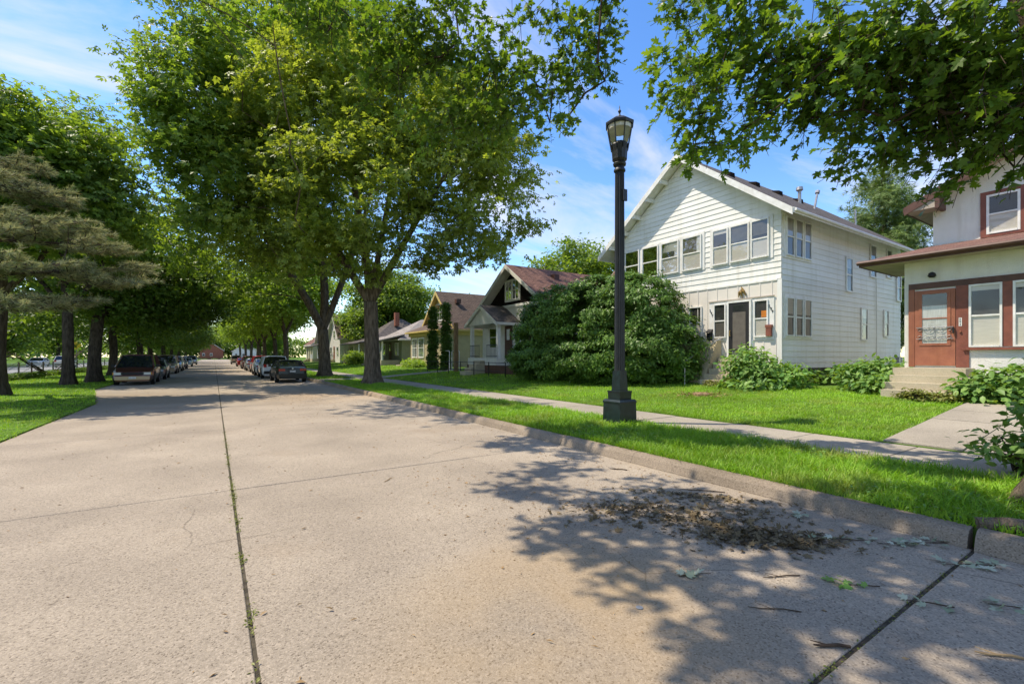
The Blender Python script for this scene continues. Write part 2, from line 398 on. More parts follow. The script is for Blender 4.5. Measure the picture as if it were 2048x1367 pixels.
class MB:
    def __init__(s):
        s.v = []; s.f = []
    def quadbox(s, P):
        b = len(s.v); s.v += [tuple(p) for p in P]
        for q in ((0, 3, 2, 1), (4, 5, 6, 7), (0, 1, 5, 4), (1, 2, 6, 5), (2, 3, 7, 6), (3, 0, 4, 7)):
            s.f.append(tuple(b + i for i in q))
        return s
    def box(s, x0, x1, y0, y1, z0, z1):
        if x0 > x1: x0, x1 = x1, x0
        if y0 > y1: y0, y1 = y1, y0
        if z0 > z1: z0, z1 = z1, z0
        return s.quadbox([(x0, y0, z0), (x1, y0, z0), (x1, y1, z0), (x0, y1, z0), (x0, y0, z1), (x1, y0, z1), (x1, y1, z1), (x0, y1, z1)])
    def prism(s, A, B):
        n = len(A); b = len(s.v)
        s.v += [tuple(p) for p in A] + [tuple(p) for p in B]
        s.f.append(tuple(b + i for i in reversed(range(n)))); s.f.append(tuple(b + n + i for i in range(n)))
        for i in range(n):
            j = (i + 1) % n
            s.f.append((b + i, b + j, b + n + j, b + n + i))
        return s
    def tube(s, pts, rad, sides=8, cap=True, twist=0.0):
        pts = [Vector(p) for p in pts]
        if not hasattr(rad, '__len__'): rad = [rad] * len(pts)
        b = len(s.v); n = len(pts)
        t0 = (pts[1] - pts[0]).normalized()
        ref = Vector((1, 0, 0)) if abs(t0.x) < 0.8 else Vector((0, 1, 0))
        u = t0.cross(ref).normalized()
        for i in range(n):
            t = (pts[min(i + 1, n - 1)] - pts[max(i - 1, 0)])
            t = t.normalized() if t.length > 1e-9 else t0
            u = u - t * u.dot(t)
            u = u.normalized() if u.length > 1e-6 else t.orthogonal().normalized()
            w = t.cross(u)
            for k in range(sides):
                a = 2 * math.pi * k / sides + twist
                s.v.append(tuple(pts[i] + (u * math.cos(a) + w * math.sin(a)) * rad[i]))
        for i in range(n - 1):
            for k in range(sides):
                k2 = (k + 1) % sides
                s.f.append((b + i * sides + k, b + i * sides + k2, b + (i + 1) * sides + k2, b + (i + 1) * sides + k))
        if cap:
            s.f.append(tuple(b + k for k in reversed(range(sides))))
            s.f.append(tuple(b + (n - 1) * sides + k for k in range(sides)))
        return s
    def lathe(s, cx, cy, prof, sides=16, rot=0.0, flute=0.0):
        b = len(s.v)
        for r, z in prof:
            for k in range(sides):
                a = 2 * math.pi * k / sides + rot
                rr = r * (1 - flute * (k % 2))
                s.v.append((cx + rr * math.cos(a), cy + rr * math.sin(a), z))
        for i in range(len(prof) - 1):
            for k in range(sides):
                k2 = (k + 1) % sides
                s.f.append((b + i * sides + k, b + i * sides + k2, b + (i + 1) * sides + k2, b + (i + 1) * sides + k))
        s.f.append(tuple(b + k for k in reversed(range(sides))))
        s.f.append(tuple(b + (len(prof) - 1) * sides + k for k in range(sides)))
        return s
    def build(s, name, m, parent=None, smooth=False, split=None, uv=None):
        off = OFF.get(parent.name, (0, 0, 0)) if parent else (0, 0, 0)
        me = bpy.data.meshes.new(name)
        me.from_pydata([(x - off[0], y - off[1], z - off[2]) for x, y, z in s.v], [], s.f)
        if uv:
            ul = me.uv_layers.new(name='UVMap')
            for li, lp in enumerate(me.loops):
                v = s.v[lp.vertex_index]
                ul.data[li].uv = uv(v)
        me.materials.append(m)
        if smooth:
            me.polygons.foreach_set('use_smooth', [True] * len(me.polygons))
        me.update()
        o = bpy.data.objects.new(name, me)
        COL.objects.link(o)
        if parent:
            o.parent = parent
            OFF[o.name] = off
        if split:
            e = o.modifiers.new('edge', 'EDGE_SPLIT'); e.split_angle = R(split)
        return o

def tag(o, label=None, cat=None, group=None, kind=None):
    if label: o['label'] = label
    if cat: o['category'] = cat
    if group: o['group'] = group
    if kind: o['kind'] = kind
    return o

def thing(name, label, cat, loc, group=None):
    o = bpy.data.objects.new(name, None)
    o.empty_display_size = 0.3
    COL.objects.link(o)
    o.location = loc
    OFF[o.name] = tuple(loc)
    return tag(o, label, cat, group)

def struct(o):
    o['kind'] = 'structure'
    return o

def copy_tree(o, parent=None):
    c = o.copy(); COL.objects.link(c)
    c.parent = parent
    for ch in list(o.children):
        copy_tree(ch, c)
    return c

def np_mesh(name, V, T, m, parent=None):
    """triangle mesh from numpy arrays V (n,3), T (k,3)"""
    off = np.array(OFF.get(parent.name, (0, 0, 0)) if parent else (0, 0, 0), dtype=np.float32)
    V = (V - off).astype(np.float32)
    me = bpy.data.meshes.new(name)
    me.vertices.add(len(V)); me.vertices.foreach_set('co', V.ravel())
    me.loops.add(len(T) * 3); me.loops.foreach_set('vertex_index', T.astype(np.int32).ravel())
    me.polygons.add(len(T))
    me.polygons.foreach_set('loop_start', np.arange(0, len(T) * 3, 3, dtype=np.int32))
    me.polygons.foreach_set('loop_total', np.full(len(T), 3, dtype=np.int32))
    me.update(calc_edges=True)
    me.materials.append(m)
    o = bpy.data.objects.new(name, me)
    COL.objects.link(o)
    if parent:
        o.parent = parent; OFF[o.name] = tuple(float(x) for x in off)
    return o

# leaf templates: x across, y along, z up
T_RHOMB = (np.array([(0, 0, 0), (.34, .45, .10), (0, 1, -.06), (-.34, .45, .10)]), np.array([(0, 1, 2), (0, 2, 3)]))
_ml = [(0, 0), (.20, .06), (.44, .14), (.26, .30), (.40, .44), (.56, .66), (.30, .62), (.15, .60), (.22, .82), (0, 1.08)]
_ml = _ml + [(-x, y) for x, y in reversed(_ml[1:-1])]
T_MAPLE = (np.array([(0, .34, 0)] + [(x, y, .16 * abs(x) - .10 * y * y) for x, y in _ml]),
           np.array([(0, i + 1, (i + 1) % len(_ml) + 1) for i in range(len(_ml))]))
_nv, _nt = [], []
for _k in range(8):
    _a = _k * math.pi / 4 + .2; _e = 0.45 + 0.4 * (_k % 2)
    _d = np.array([math.cos(_a) * math.sin(_e), math.cos(_e), math.sin(_a) * math.sin(_e)])
    _s = np.array([math.cos(_a + 1.6), 0, math.sin(_a + 1.6)]) * .05
    _nt.append((len(_nv), len(_nv) + 1, len(_nv) + 2)); _nv += [_s, -_s, _d]
T_NEEDLE = (np.array(_nv), np.array(_nt))
_fv, _ft = [], []
for _k in range(-2, 3):
    _a = _k * .42; _l = 1 - .16 * abs(_k)
    _b = len(_fv)
    _fv += [(math.sin(_a) * .05 - .05, .12 * abs(_k), 0), (math.sin(_a) * .05 + .05, .12 * abs(_k), 0), (math.sin(_a) * _l, math.cos(_a) * _l, .05 * abs(_k) - .12)]
    _ft.append((_b, _b + 1, _b + 2))
T_FROND = (np.array(_fv), np.array(_ft))
T_OVAL = (np.array([(0, 0, 0), (.22, .25, .05), (.25, .58, .05), (0, 1, -.10), (-.25, .58, .05), (-.22, .25, .05), (0, .5, 0)]),
          np.array([(6, 0, 1), (6, 1, 2), (6, 2, 3), (6, 3, 4), (6, 4, 5), (6, 5, 0)]))
_sv, _st = [], []
for _x, _y, _a, _l in ((0, .5, 0, .5), (0, .42, .95, .46), (0, .42, -.95, .46), (0, .2, 1.15, .42), (0, .2, -1.15, .42)):
    _b = len(_sv); _c, _s = math.cos(_a), math.sin(_a)
    for _u, _v, _w in ((0, 0, 0), (.30, .45, .05), (0, 1, -.16), (-.30, .45, .05)):
        _sv.append((_x + _l * (_u * _c + _v * _s), _y + _l * (_v * _c - _u * _s), _l * _w - .12 * abs(_a) * _v * .5))
    _st += [(_b, _b + 1, _b + 2), (_b, _b + 2, _b + 3)]
T_SPRAY = (np.array(_sv), np.array(_st))
T_TRI = (np.array([(.32, .1, .03), (0, 1, -.12), (-.32, .1, .03)]), np.array([(0, 1, 2)]))
T_BLADE = (np.array([(-.5, 0, 0), (.5, 0, 0), (-.38, .55, .10), (.38, .55, .10), (0, 1, .42)]), np.array([(0, 1, 3), (0, 3, 2), (2, 3, 4)]))

def unit(a):
    return a / np.maximum(np.linalg.norm(a, axis=1, keepdims=True), 1e-9)

def scatter(C, N, Y, S, tpl, wid=1.0):
    """instances of a leaf template at C with normal ~N, length direction ~Y, size S"""
    N = unit(N); Xa = unit(np.cross(Y, N)); Ya = np.cross(N, Xa)
    tv, tt = tpl
    k = len(tv)
    S = np.asarray(S)[:, None, None]
    W = np.broadcast_to(np.asarray(wid, dtype=float), (len(C),))[:, None, None]
    V = C[:, None, :] + S * (tv[None, :, 0:1] * W * Xa[:, None, :] + tv[None, :, 1:2] * Ya[:, None, :] + tv[None, :, 2:3] * N[:, None, :])
    T = (np.arange(len(C)) * k)[:, None, None] + tt[None]
    return V.reshape(-1, 3), T.reshape(-1, 3)

def merge(parts):
    Vs, Ts, b = [], [], 0
    for V, T in parts:
        Vs.append(V); Ts.append(T + b); b += len(V)
    return np.concatenate(Vs), np.concatenate(Ts)

# ------------------------------------------------------------------ ground, road, pavements
KX = 5.42            # road side face of the right kerb
def left_edge(y):
    if y < 21: return -3.42
    if y < 30: return -3.42 - 1.5 * (y - 21) / 9
    return -4.92
PROF = [(7.90, .185), (9.50, .205), (12.0, .40), (15.0, .62), (17.0, .66)]
def gz(x, y=0.0):
    if x < left_edge(y): return 0.03
    if x < KX: return 0.0
    if x <= 5.6: return 0.15
    pr = [(5.6, .15)] + PROF
    for (a, za), (b, zb) in zip(pr, pr[1:]):
        if x <= b: return za + (zb - za) * (x - a) / (b - a)
    return .66

ys = [-80, -30, -10, 0, 10, 18, 21, 24, 27, 30, 36, 50, 70, 100, 150, 262, 262.5, 900]
g = MB()
for y in ys:
    e = left_edge(y)
    row = [(-900, .02), (-26.2, .02), (-26, -.05), (-16, -.05), (-15.8, .03), (e, .03), (e + .01, -.10), (KX + .16, -.10), (KX + .17, .14), (7.89, .175), (7.9, .10), (9.49, .10), (9.50, .20), (12, .40), (15, .62), (17, .66), (900, .66)]
    if y > 262: row = [(x, .02) for x, z in row]
    for x, z in row: g.v.append((x, y, z))
nc = 17
for i in range(len(ys) - 1):
    for j in range(nc - 1):
        a = i * nc + j
        g.f.append((a, a + 1, a + nc + 1, a + nc))
struct(g.build('ground', M['turf']))

road = MB().box(-6.2, KX + .12, -30, 261, -.40, -.014).build('road', M['soil'])
road['kind'] = 'structure'
JX = [None, 0.19, 3.50, KX + .02]
def chamfer_slab(pts, z0, z1, ch=0.012):
    """slab with softly broken top edges; pts counter-clockwise outline"""
    c = sum((Vector((p[0], p[1])) for p in pts), Vector((0, 0))) / len(pts)
    m = MB(); n = len(pts)
    ins = []
    for p in pts:
        d = Vector((c.x - p[0], c.y - p[1]))
        ins.append((p[0] + ch * (1 if d.x > 0 else -1), p[1] + ch * (1 if d.y > 0 else -1)))
    m.v += [(x, y, z0) for x, y in pts] + [(x, y, z1 - ch) for x, y in pts] + [(x, y, z1) for x, y in ins]
    for i in range(n):
        j = (i + 1) % n
        m.f.append((i, j, n + j, n + i)); m.f.append((n + i, n + j, 2 * n + j, 2 * n + i))
    m.f.append(tuple(range(2 * n, 3 * n)))
    return m
jy = [1.1 + 5.5 * k for k in range(-3, 11)]
for y0, y1 in zip(jy, jy[1:]):
    for c in range(3):
        gap = .010 if c else .010
        xa = JX[c]; xb = JX[c + 1]
        ga = .014 if abs(y0 - 1.1) < .01 else .007
        gb = .014 if abs(y1 - 1.1) < .01 else .007
        if c == 0:
            L = [(left_edge(y0 + (y1 - y0) * t / 4), y0 + (y1 - y0) * t / 4) for t in range(5)]
            L[0] = (L[0][0], y0 + ga); L[-1] = (L[-1][0], y1 - gb)
            pts = [L[0], (xb - .012, y0 + ga), (xb - .012, y1 - gb)] + L[:0:-1]
        else:
            g0 = .012 if c == 1 else .004
            g1 = .004 if c == 1 else .0
            pts = [(xa + g0, y0 + ga), (xb - g1, y0 + ga), (xb - g1, y1 - gb), (xa + g0, y1 - gb)]
        chamfer_slab(pts, -.2, random.uniform(-.002, .002), .006).build('slab', M['road'], road)
# the far road, one sheet per lane
yf = jy[-1]
MB().box(-4.92, .17, yf + .01, 260, -.2, 0).build('far_lane', M['road'], road)
MB().box(.21, KX, yf + .01, 260, -.2, 0).build('far_lane', M['road'], road)
struct(MB().box(-60, 60, 262.6, 272, -.2, .024).build('cross_street', M['asphalt']))
# the second street beyond the fence
struct(MB().box(-25.9, -16.1, -60, 260, -.3, .03).build('side_street', M['asphalt']))

# kerb
kerb = thing('kerb', 'long grey concrete kerb along the right side of the road', 'kerb', (KX, 10, 0))
def kerb_piece(y0, y1, dx=0.0, dz=0.0, tilt=0.0):
    m = MB(); n = max(3, int((y1 - y0) / .35)); ring = None
    for i in range(n + 1):
        y = y0 + (y1 - y0) * i / n
        j = lambda: random.uniform(-.007, .007)
        zt = .150 + dz + tilt * (i / n)
        prof = [(KX - .02 + dx, -.15), (KX - .015 + dx + j(), .01), (KX + .025 + dx + j(), zt - .045 + j()), (KX + .055 + dx + j(), zt - .012), (KX + .10 + dx, zt + j() * .5), (KX + .185 + dx, zt + .004), (KX + .19 + dx, -.15)]
        b = len(m.v)
        m.v += [(x, y, z) for x, z in prof]
        if i == 0: m.f.append(tuple(b + k for k in range(7)))
        else:
            for k in range(7):
                k2 = (k + 1) % 7
                m.f.append((b - 7 + k, b + k, b + k2, b - 7 + k2))
        if i == n: m.f.append(tuple(b + k for k in reversed(range(7))))
    o = m.build('kerb_stone', M['kerb'], kerb)
    return o
kerb_piece(-6.0, 1.09, -.03, .012)
for k in range(0, 10):
    y0 = 1.14 + 5.5 * k
    kerb_piece(y0, y0 + 5.485, random.uniform(-.008, .008) if k else 0, random.uniform(-.006, .006))
kerb_piece(56.2, 260)

# sidewalk slabs
walk = MB().box(7.93, 9.47, -30, 255, -.2, .13).build('sidewalk', M['soil'])
struct(walk)
sl = None
for k in range(-5, 26):
    y0 = 1.05 + 1.52 * k
    zt = gz(8.7) - .006
    z = zt + random.uniform(-.004, .006)
    chamfer_slab([(7.93, y0 + .008), (9.47, y0 + .008), (9.47, y0 + 1.512), (7.93, y0 + 1.512)], .05, z, .008).build('slab', M['walk'], walk)
MB().box(7.93, 9.47, 1.05 + 1.52 * 26 + .01, 254, .05, .192).build('far_slab', M['walk'], walk)

# walkway from the sidewalk to the brown door
wk = struct(MB().prism([(9.52, 1.1, .05), (14.35, 1.1, .05), (14.35, 1.1, .57 - .06), (9.52, 1.1, .16)], [(9.52, 3.02, .05), (14.35, 3.02, .05), (14.35, 3.02, .57 - .06), (9.52, 3.02, .16)]).build('walkway', M['soil']))
xs_w = [9.53, 10.75, 12.0, 13.2, 14.4]
for a, b in zip(xs_w, xs_w[1:]):
    for y0, y1 in ((1.1, 2.04), (2.06, 3.04)):
        za, zb = gz(a) + .012, gz(b) + .012
        dz = random.uniform(-.006, .01)
        MB().quadbox([(a + .008, y0, za - .1), (b - .008, y0, zb - .1), (b - .008, y1, zb - .1), (a + .008, y1, za - .1),
                      (a + .008, y0, za + dz), (b - .008, y0, zb + dz), (b - .008, y1, zb + dz), (a + .008, y1, za + dz)]).build('slab', M['walk'], wk)
# cross walk from the kerb between the two far trunks
cw = struct(MB().box(5.63, 7.9, 29.6, 31.0, .02, .20).build('carriage_walk', M['walk']))
fw = struct(MB().prism([(9.5, 30.2, .05), (15.6, 30.2, .5), (15.6, 30.2, .69), (9.5, 30.2, .235)], [(9.5, 31.6, .05), (15.6, 31.6, .5), (15.6, 31.6, .69), (9.5, 31.6, .235)]).build('front_path', M['walk']))

# ------------------------------------------------------------------ house helpers
def mapbox(m, plane, c, a0, a1, z0, z1, w0, w1):
    """box on a wall: plane 'X' faces -X at X=c (a along Y); plane 'Y' faces -Y at Y=c (a along X)"""
    if plane == 'X': m.box(c - w1, c - w0, a0, a1, z0, z1)
    else: m.box(a0, a1, c - w1, c - w0, z0, z1)

def flat(plane, c, a0, a1, z0, z1, w):
    """single pane of glass standing w in front of the wall"""
    m = MB()
    m.v = [(c - w, a0, z0), (c - w, a0, z1), (c - w, a1, z1), (c - w, a1, z0)] if plane == 'X' else [(a0, c - w, z0), (a1, c - w, z0), (a1, c - w, z1), (a0, c - w, z1)]
    m.f = [(3, 2, 1, 0)] if plane == 'X' else [(0, 1, 2, 3)]
    return m

def window(parent, plane, c, a0, a1, z0, z1, fw=.045, fm='trimw', blind=None, low='screen', depth=.045, rail=True, vbars=0, level=0):
    """one sash window; frame with its panes, blind and dim interior as sub-parts"""
    m = MB(); d = depth
    mapbox(m, plane, c, a0 - fw, a0, z0 - fw, z1 + fw, 0, d)
    mapbox(m, plane, c, a1, a1 + fw, z0 - fw, z1 + fw, 0, d)
    mapbox(m, plane, c, a0, a1, z1, z1 + fw, 0, d)
    mapbox(m, plane, c, a0, a1, z0 - fw, z0, 0, d + .012)
    zm = (z0 + z1) / 2
    if rail: mapbox(m, plane, c, a0, a1, zm - .022, zm + .022, .004, d - .008)
    for k in range(vbars):
        a = a0 + (a1 - a0) * (k + 1) / (vbars + 1)
        mapbox(m, plane, c, a - .012, a + .012, z0, z1, .006, d - .012)
    w = m.build('window', M[fm], parent)
    mapbox(m2 := MB(), plane, c, a0, a1, z0, z1, .001, .004); m2.build('interior', M['inside'], w)
    if rail:
        flat(plane, c, a0, a1, zm + .022, z1, d - .024).build('pane', M['glass'], w)
        flat(plane, c, a0, a1, z0, zm - .022, d - .031).build('pane', M['glass'], w)
        if low: 
            mapbox(m5 := MB(), plane, c, a0, a1, z0, zm - .022, .006, .009); m5.build('screen', M[low], w)
    else:
        flat(plane, c, a0, a1, z0, z1, d - .024).build('pane', M['glass'], w)
    if blind:
        kind, f = blind
        zb = z1 - (z1 - z0) * f
        mapbox(m6 := MB(), plane, c, a0, a1, zb, z1, .010, .013); m6.build('blind', M[kind], w)
    return w

def roof_slab(m, P, th):
    """thick quad; P four points counter-clockwise seen from above"""
    m.quadbox([(x, y, z - th) for x, y, z in P] + list(P))

def gable_roof(parent, X0, X1, Y0, Y1, ze, zr, mroof, mtrim, ridge='X', th=.05, soff=.09, fascia=.16, fm=None):
    """two slopes with soffit board below and barge boards at both ends; X0.. are the outer eaves"""
    if ridge == 'X':
        ym = (Y0 + Y1) / 2
        sl = [[(X0, Y0, ze), (X1, Y0, ze), (X1, ym, zr), (X0, ym, zr)], [(X0, ym, zr), (X1, ym, zr), (X1, Y1, ze), (X0, Y1, ze)]]
        L = math.hypot(ym - Y0, zr - ze)
        uvf = lambda v: (v[0], abs(v[1] - ym) * L / (ym - Y0))
    else:
        xm = (X0 + X1) / 2
        sl = [[(X0, Y0, ze), (xm, Y0, zr), (xm, Y1, zr), (X0, Y1, ze)], [(xm, Y0, zr), (X1, Y0, ze), (X1, Y1, ze), (xm, Y1, zr)]]
        L = math.hypot(xm - X0, zr - ze)
        uvf = lambda v: (v[1], abs(v[0] - xm) * L / (xm - X0))
    m = MB(); s = MB(); f = MB()
    for P in sl:
        roof_slab(m, P, th)
        cx = sum(p[0] for p in P) / 4; cy = sum(p[1] for p in P) / 4
        Q = [(x + (.02 if x < cx else -.02), y, z - th - .002) for x, y, z in P] if ridge == 'X' else [(x, y + (.02 if y < cy else -.02), z - th - .002) for x, y, z in P]
        roof_slab(s, Q, soff)
    roof = m.build('roof', mroof, parent, uv=uvf)
    s.build('soffit', mtrim, roof)
    fm = fm or mtrim
    if ridge == 'X':
        for ya, yb in ((Y0, ym), (Y1, ym)):
            b = MB().quadbox([(X0 - .03, ya, ze - th - fascia), (X0 - .002, ya, ze - th - fascia), (X0 - .002, yb, zr - th - fascia), (X0 - .03, yb, zr - th - fascia),
                          (X0 - .03, ya, ze - .01), (X0 - .002, ya, ze - .01), (X0 - .002, yb, zr - .01), (X0 - .03, yb, zr - .01)])
            b.build('barge_board', fm, roof)
        for ya, sg in ((Y0, -1), (Y1, 1)):
            MB().box(X0, X1, ya + sg * .002, ya + sg * .03, ze - th - soff - .03, ze - .01).build('fascia', fm, roof)
    else:
        for xa, sg in ((X0, -1), (X1, 1)):
            MB().box(xa + sg * .002, xa + sg * .03, Y0, Y1, ze - th - soff - .03, ze - .01).build('fascia', fm, roof)
        for ya, sg in ((Y0, -1), (Y1, 1)):
            for xa in (X0, X1):
                MB().quadbox([(xa, ya + sg * .002, ze - th - fascia), (xa, ya + sg * .03, ze - th - fascia), (xm, ya + sg * .03, zr - th - fascia), (xm, ya + sg * .002, zr - th - fascia),
                              (xa, ya + sg * .002, ze - .01), (xa, ya + sg * .03, ze - .01), (xm, ya + sg * .03, zr - .01), (xm, ya + sg * .002, zr - .01)]).build('barge_board', fm, roof)
    return roof

def hip_roof(parent, X0, X1, Y0, Y1, ze, zr, mroof, mtrim, inset=None, name='roof'):
    hx = (X1 - X0) / 2; hy = (Y1 - Y0) / 2
    cx = (X0 + X1) / 2; cy = (Y0 + Y1) / 2
    if hx > hy: ra, rb = (X0 + hy, cy), (X1 - hy, cy)
    else: ra, rb = (cx, Y0 + hx), (cx, Y1 - hx)
    m = MB()
    m.v = [(X0, Y0, ze), (X1, Y0, ze), (X1, Y1, ze), (X0, Y1, ze), (*ra, zr), (*rb, zr), (X0, Y0, ze - .12), (X1, Y0, ze - .12), (X1, Y1, ze - .12), (X0, Y1, ze - .12)]
    if hx > hy: m.f = [(0, 1, 5, 4), (1, 2, 5), (2, 3, 4, 5), (3, 0, 4)]
    else: m.f = [(0, 1, 4), (1, 2, 5, 4), (2, 3, 5), (3, 0, 4, 5)]
    m.f += [(6, 9, 8, 7)]
    r = m.build(name, mroof, parent, uv=lambda v: (v[0] + v[1] * .3, v[2] * 2.2 + v[1] * .2))
    f = MB()
    f.box(X0 - .025, X0 + .02, Y0, Y1, ze - .14, ze - .003); f.box(X0, X1, Y0 - .025, Y0 + .02, ze - .141, ze - .004)
    f.box(X0, X1, Y1 - .02, Y1 + .025, ze - .141, ze - .004)
    f.build('fascia', mtrim, r)
    return r

def pentagon_wall(parent, X0, X1, Y0, Y1, zb, ze, zr, m, ridge='X', name='wall'):
    if ridge == 'X':
        A = [(X0, Y0, zb), (X0, Y1, zb), (X0, Y1, ze), (X0, (Y0 + Y1) / 2, zr), (X0, Y0, ze)]
        B = [(X1, y, z) for _, y, z in A]
    else:
        A = [(X0, Y0, zb), (X0, Y0, ze), ((X0 + X1) / 2, Y0, zr), (X1, Y0, ze), (X1, Y0, zb)]
        B = [(x, Y1, z) for x, _, z in A]
    mb = MB().prism(A, B)
    return mb.build(name, m, parent)

def steps(parent, x_top, x_bot, y0, y1, z_top, z_bot, n, m='step'):
    dx = (x_top - x_bot) / n; dz = (z_top - z_bot) / n
    for k in range(n):
        xa = x_top - dx * (k + 1)
        MB().box(xa, x_top + .0 - k * .002, y0 + k * .003, y1 - k * .003, z_bot - .1, z_top - dz * k).build('step', M[m], parent) if k == 0 else \
        MB().box(xa, x_top - dx * k - .002, y0 - .02 * (k % 2), y1 + .02 * (k % 2), z_bot - .1, z_top - dz * k).build('step', M[m], parent)

def text_mesh(s, name, size, parent, m, loc, rot, ext=.004):
    cu = bpy.data.curves.new('t', 'FONT'); cu.body = s; cu.size = size; cu.extrude = ext
    t = bpy.data.objects.new('t', cu); COL.objects.link(t)
    dg = bpy.context.evaluated_depsgraph_get(); dg.update()
    me = bpy.data.meshes.new_from_object(t.evaluated_get(dg))
    bpy.data.objects.remove(t)
    me.name = name; me.materials.clear(); me.materials.append(m)
    o = bpy.data.objects.new(name, me); COL.objects.link(o)
    o.parent = parent
    off = OFF[parent.name]
    o.location = (loc[0] - off[0], loc[1] - off[1], loc[2] - off[2]); o.rotation_euler = rot
    OFF[o.name] = off
    return o

# ------------------------------------------------------------------ white two storey house
HX, HY0, HY1, HX1 = 16.5, 8.14, 16.0, 27.6
wh = thing('white_house', 'white two storey sided house with front gable and dark screen door', 'house', (HX, HY0, .62))
pentagon_wall(wh, HX, HX1, HY0, HY1, 1.22, 6.84, 6.84 + .756 * 3.93, M['white'])
MB().box(HX + .04, HX1 - .04, HY0 + .04, HY1 - .04, .4, 1.22).build('foundation', M['foundation'], wh)
def board(plane, c, a0, a1, b0, b1, z0, z1, parent, m):
    """lapped siding board: thick at its lower edge; a0..a1 at the bottom, b0..b1 at the top"""
    lo, hi = .024, .004
    if plane == 'X':
        P = [(c - lo, a0, z0), (c + .01, a0, z0), (c + .01, a1, z0), (c - lo, a1, z0), (c - hi, b0, z1), (c + .01, b0, z1), (c + .01, b1, z1), (c - hi, b1, z1)]
    else:
        P = [(a0, c - lo, z0), (a1, c - lo, z0), (a1, c + .01, z0), (a0, c + .01, z0), (b0, c - hi, z1), (b1, c - hi, z1), (b1, c + .01, z1), (b0, c + .01, z1)]
    MB().quadbox(P).build('siding_board', m, parent)
z = 4.36; st = .205
slope_y = lambda zz: max(0, (zz - 6.80) / .756)
while z < 9.55:
    z1 = z + st + .004
    a = slope_y(z); b = slope_y(z1)
    if HY1 - HY0 - 2 * b > .1:
        board('X', HX, HY0 + a, HY1 - a, HY0 + b, HY1 - b, z, z1, wh, M['white'])
    z += st
z = 1.22
while z < 6.75:
    board('Y', HY0, HX + .012, HX1, HX + .012, HX1, z, min(z + st + .004, 6.84), wh, M['white'])
    z += st
MB().box(HX - .03, HX - .002, HY0 - .026, HY0 + .13, 1.25, 4.34).build('corner_board', M['white'], wh)
# beige board and batten porch front
MB().box(HX - .018, HX - .001, HY0 + .132, HY1, 1.25, 4.33).build('porch_panel', M['beige'], wh)
MB().box(HX - .045, HX - .02, HY0 + .13, HY1, 4.30, 4.355).build('band', M['trimw'], wh)
for k in range(18):
    y = 8.45 + .42 * k
    MB().box(HX - .032, HX - .018, y - .02, y + .02, 3.80 if 8.35 < y < 10.9 else 1.27, 4.30).build('batten', M['beige'], wh)
for y in (8.32, 8.75):
    MB().box(HX - .032, HX - .018, y - .02, y + .02, 1.27, 2.22).build('batten', M['beige'], wh)
# upper front windows
for (a0, a1, b0, b1) in ((11.08, 15.42, 5.12, 6.66), (8.40, 10.84, 5.12, 6.66)):
    MB().box(HX - .04, HX - .012, a0, a1, b0, b1).build('window_surround', M['trimw'], wh)
FX = HX - .04
for k, (a0, a1) in enumerate(((14.47, 15.26), (13.39, 14.21), (12.33, 13.15), (11.26, 12.07), (10.12, 10.68), (9.30, 9.95), (8.58, 9.14))):
    bl = {0: ('curtain', .2), 1: ('screen', .5), 2: ('curtain', .3), 3: ('screen', .5), 4: ('blind', .12), 5: ('screen', .45), 6: ('screen', .4)}.get(k)
    window(wh, 'X', FX, a0, a1, 5.24, 6.53, .05, blind=bl, low='blind')
    if k in (2, 3):
        MB().box(FX - .016, FX - .013, a0, a0 + .17, 5.9, 6.53).build('curtain', M['curtain'], wh)
# door surround with side lights
MB().box(HX - .05, HX - .012, 8.36, 10.86, 2.24, 3.76).build('door_surround', M['trimw'], wh)
MB().box(HX - .075, HX - .05, 8.34, 10.88, 3.76, 3.80).build('drip_cap', M['soffit'], wh)
MB().box(HX - .055, HX - .013, 9.10, 10.14, 1.42, 2.24).build('door_apron', M['trimw'], wh)
DX = HX - .055
window(wh, 'X', HX - .05, 10.20, 10.62, 2.40, 3.63, .04, low='screen')
window(wh, 'X', HX - .05, 8.60, 9.03, 2.38, 3.63, .04, low='blind')
MB().box(HX - .072, HX - .069, 8.62, 8.80, 3.05, 3.28).build('orange_sign', mat('orange paper', (.62, .2, .03), .7), wh)
dr = MB().box(DX - .04, DX, 9.22, 10.02, 1.66, 3.66).build('door', M['plastic'], wh)
fm = MB()
for q in ((9.16, 9.22, 1.62, 3.72), (10.02, 10.08, 1.62, 3.72), (9.22, 10.02, 3.66, 3.72)):
    fm.box(DX - .06, DX, q[0], q[1], q[2], q[3])
fm.build('door_frame', M['trimw'], wh)
MB().box(DX - .05, DX - .041, 9.36, 9.86, 1.92, 3.30).build('screen', M['screen'], dr)
flat('X', DX, 9.36, 9.86, 3.32, 3.56, .045).build('pane', M['glass'], dr)
gk = MB()
for k in range(9):
    y = 9.38 + .058 * k
    gk.tube([(DX - .054, y, 1.70), (DX - .054, y + .03, 1.77), (DX - .054, y, 1.84)], .008, 4)
    gk.tube([(DX - .054, y + .03, 1.70), (DX - .054, y, 1.77), (DX - .054, y + .03, 1.84)], .008, 4)
gk.build('kick_grille', M['steel'], dr)
hd = MB(); hd.tube([(DX - .05, 9.95, 2.62), (DX - .10, 9.95, 2.62), (DX - .10, 9.95, 2.42), (DX - .05, 9.95, 2.42)], .014, 6); hd.build('handle', mat('brass', (.55, .33, .10), .3, metal=.8), dr)
window(wh, 'X', HX - .02, 11.25, 11.75, 2.40, 3.62, .05, low='blind')
window(wh, 'X', HX - .02, 12.3, 12.9, 2.40, 3.62, .05, low='blind')
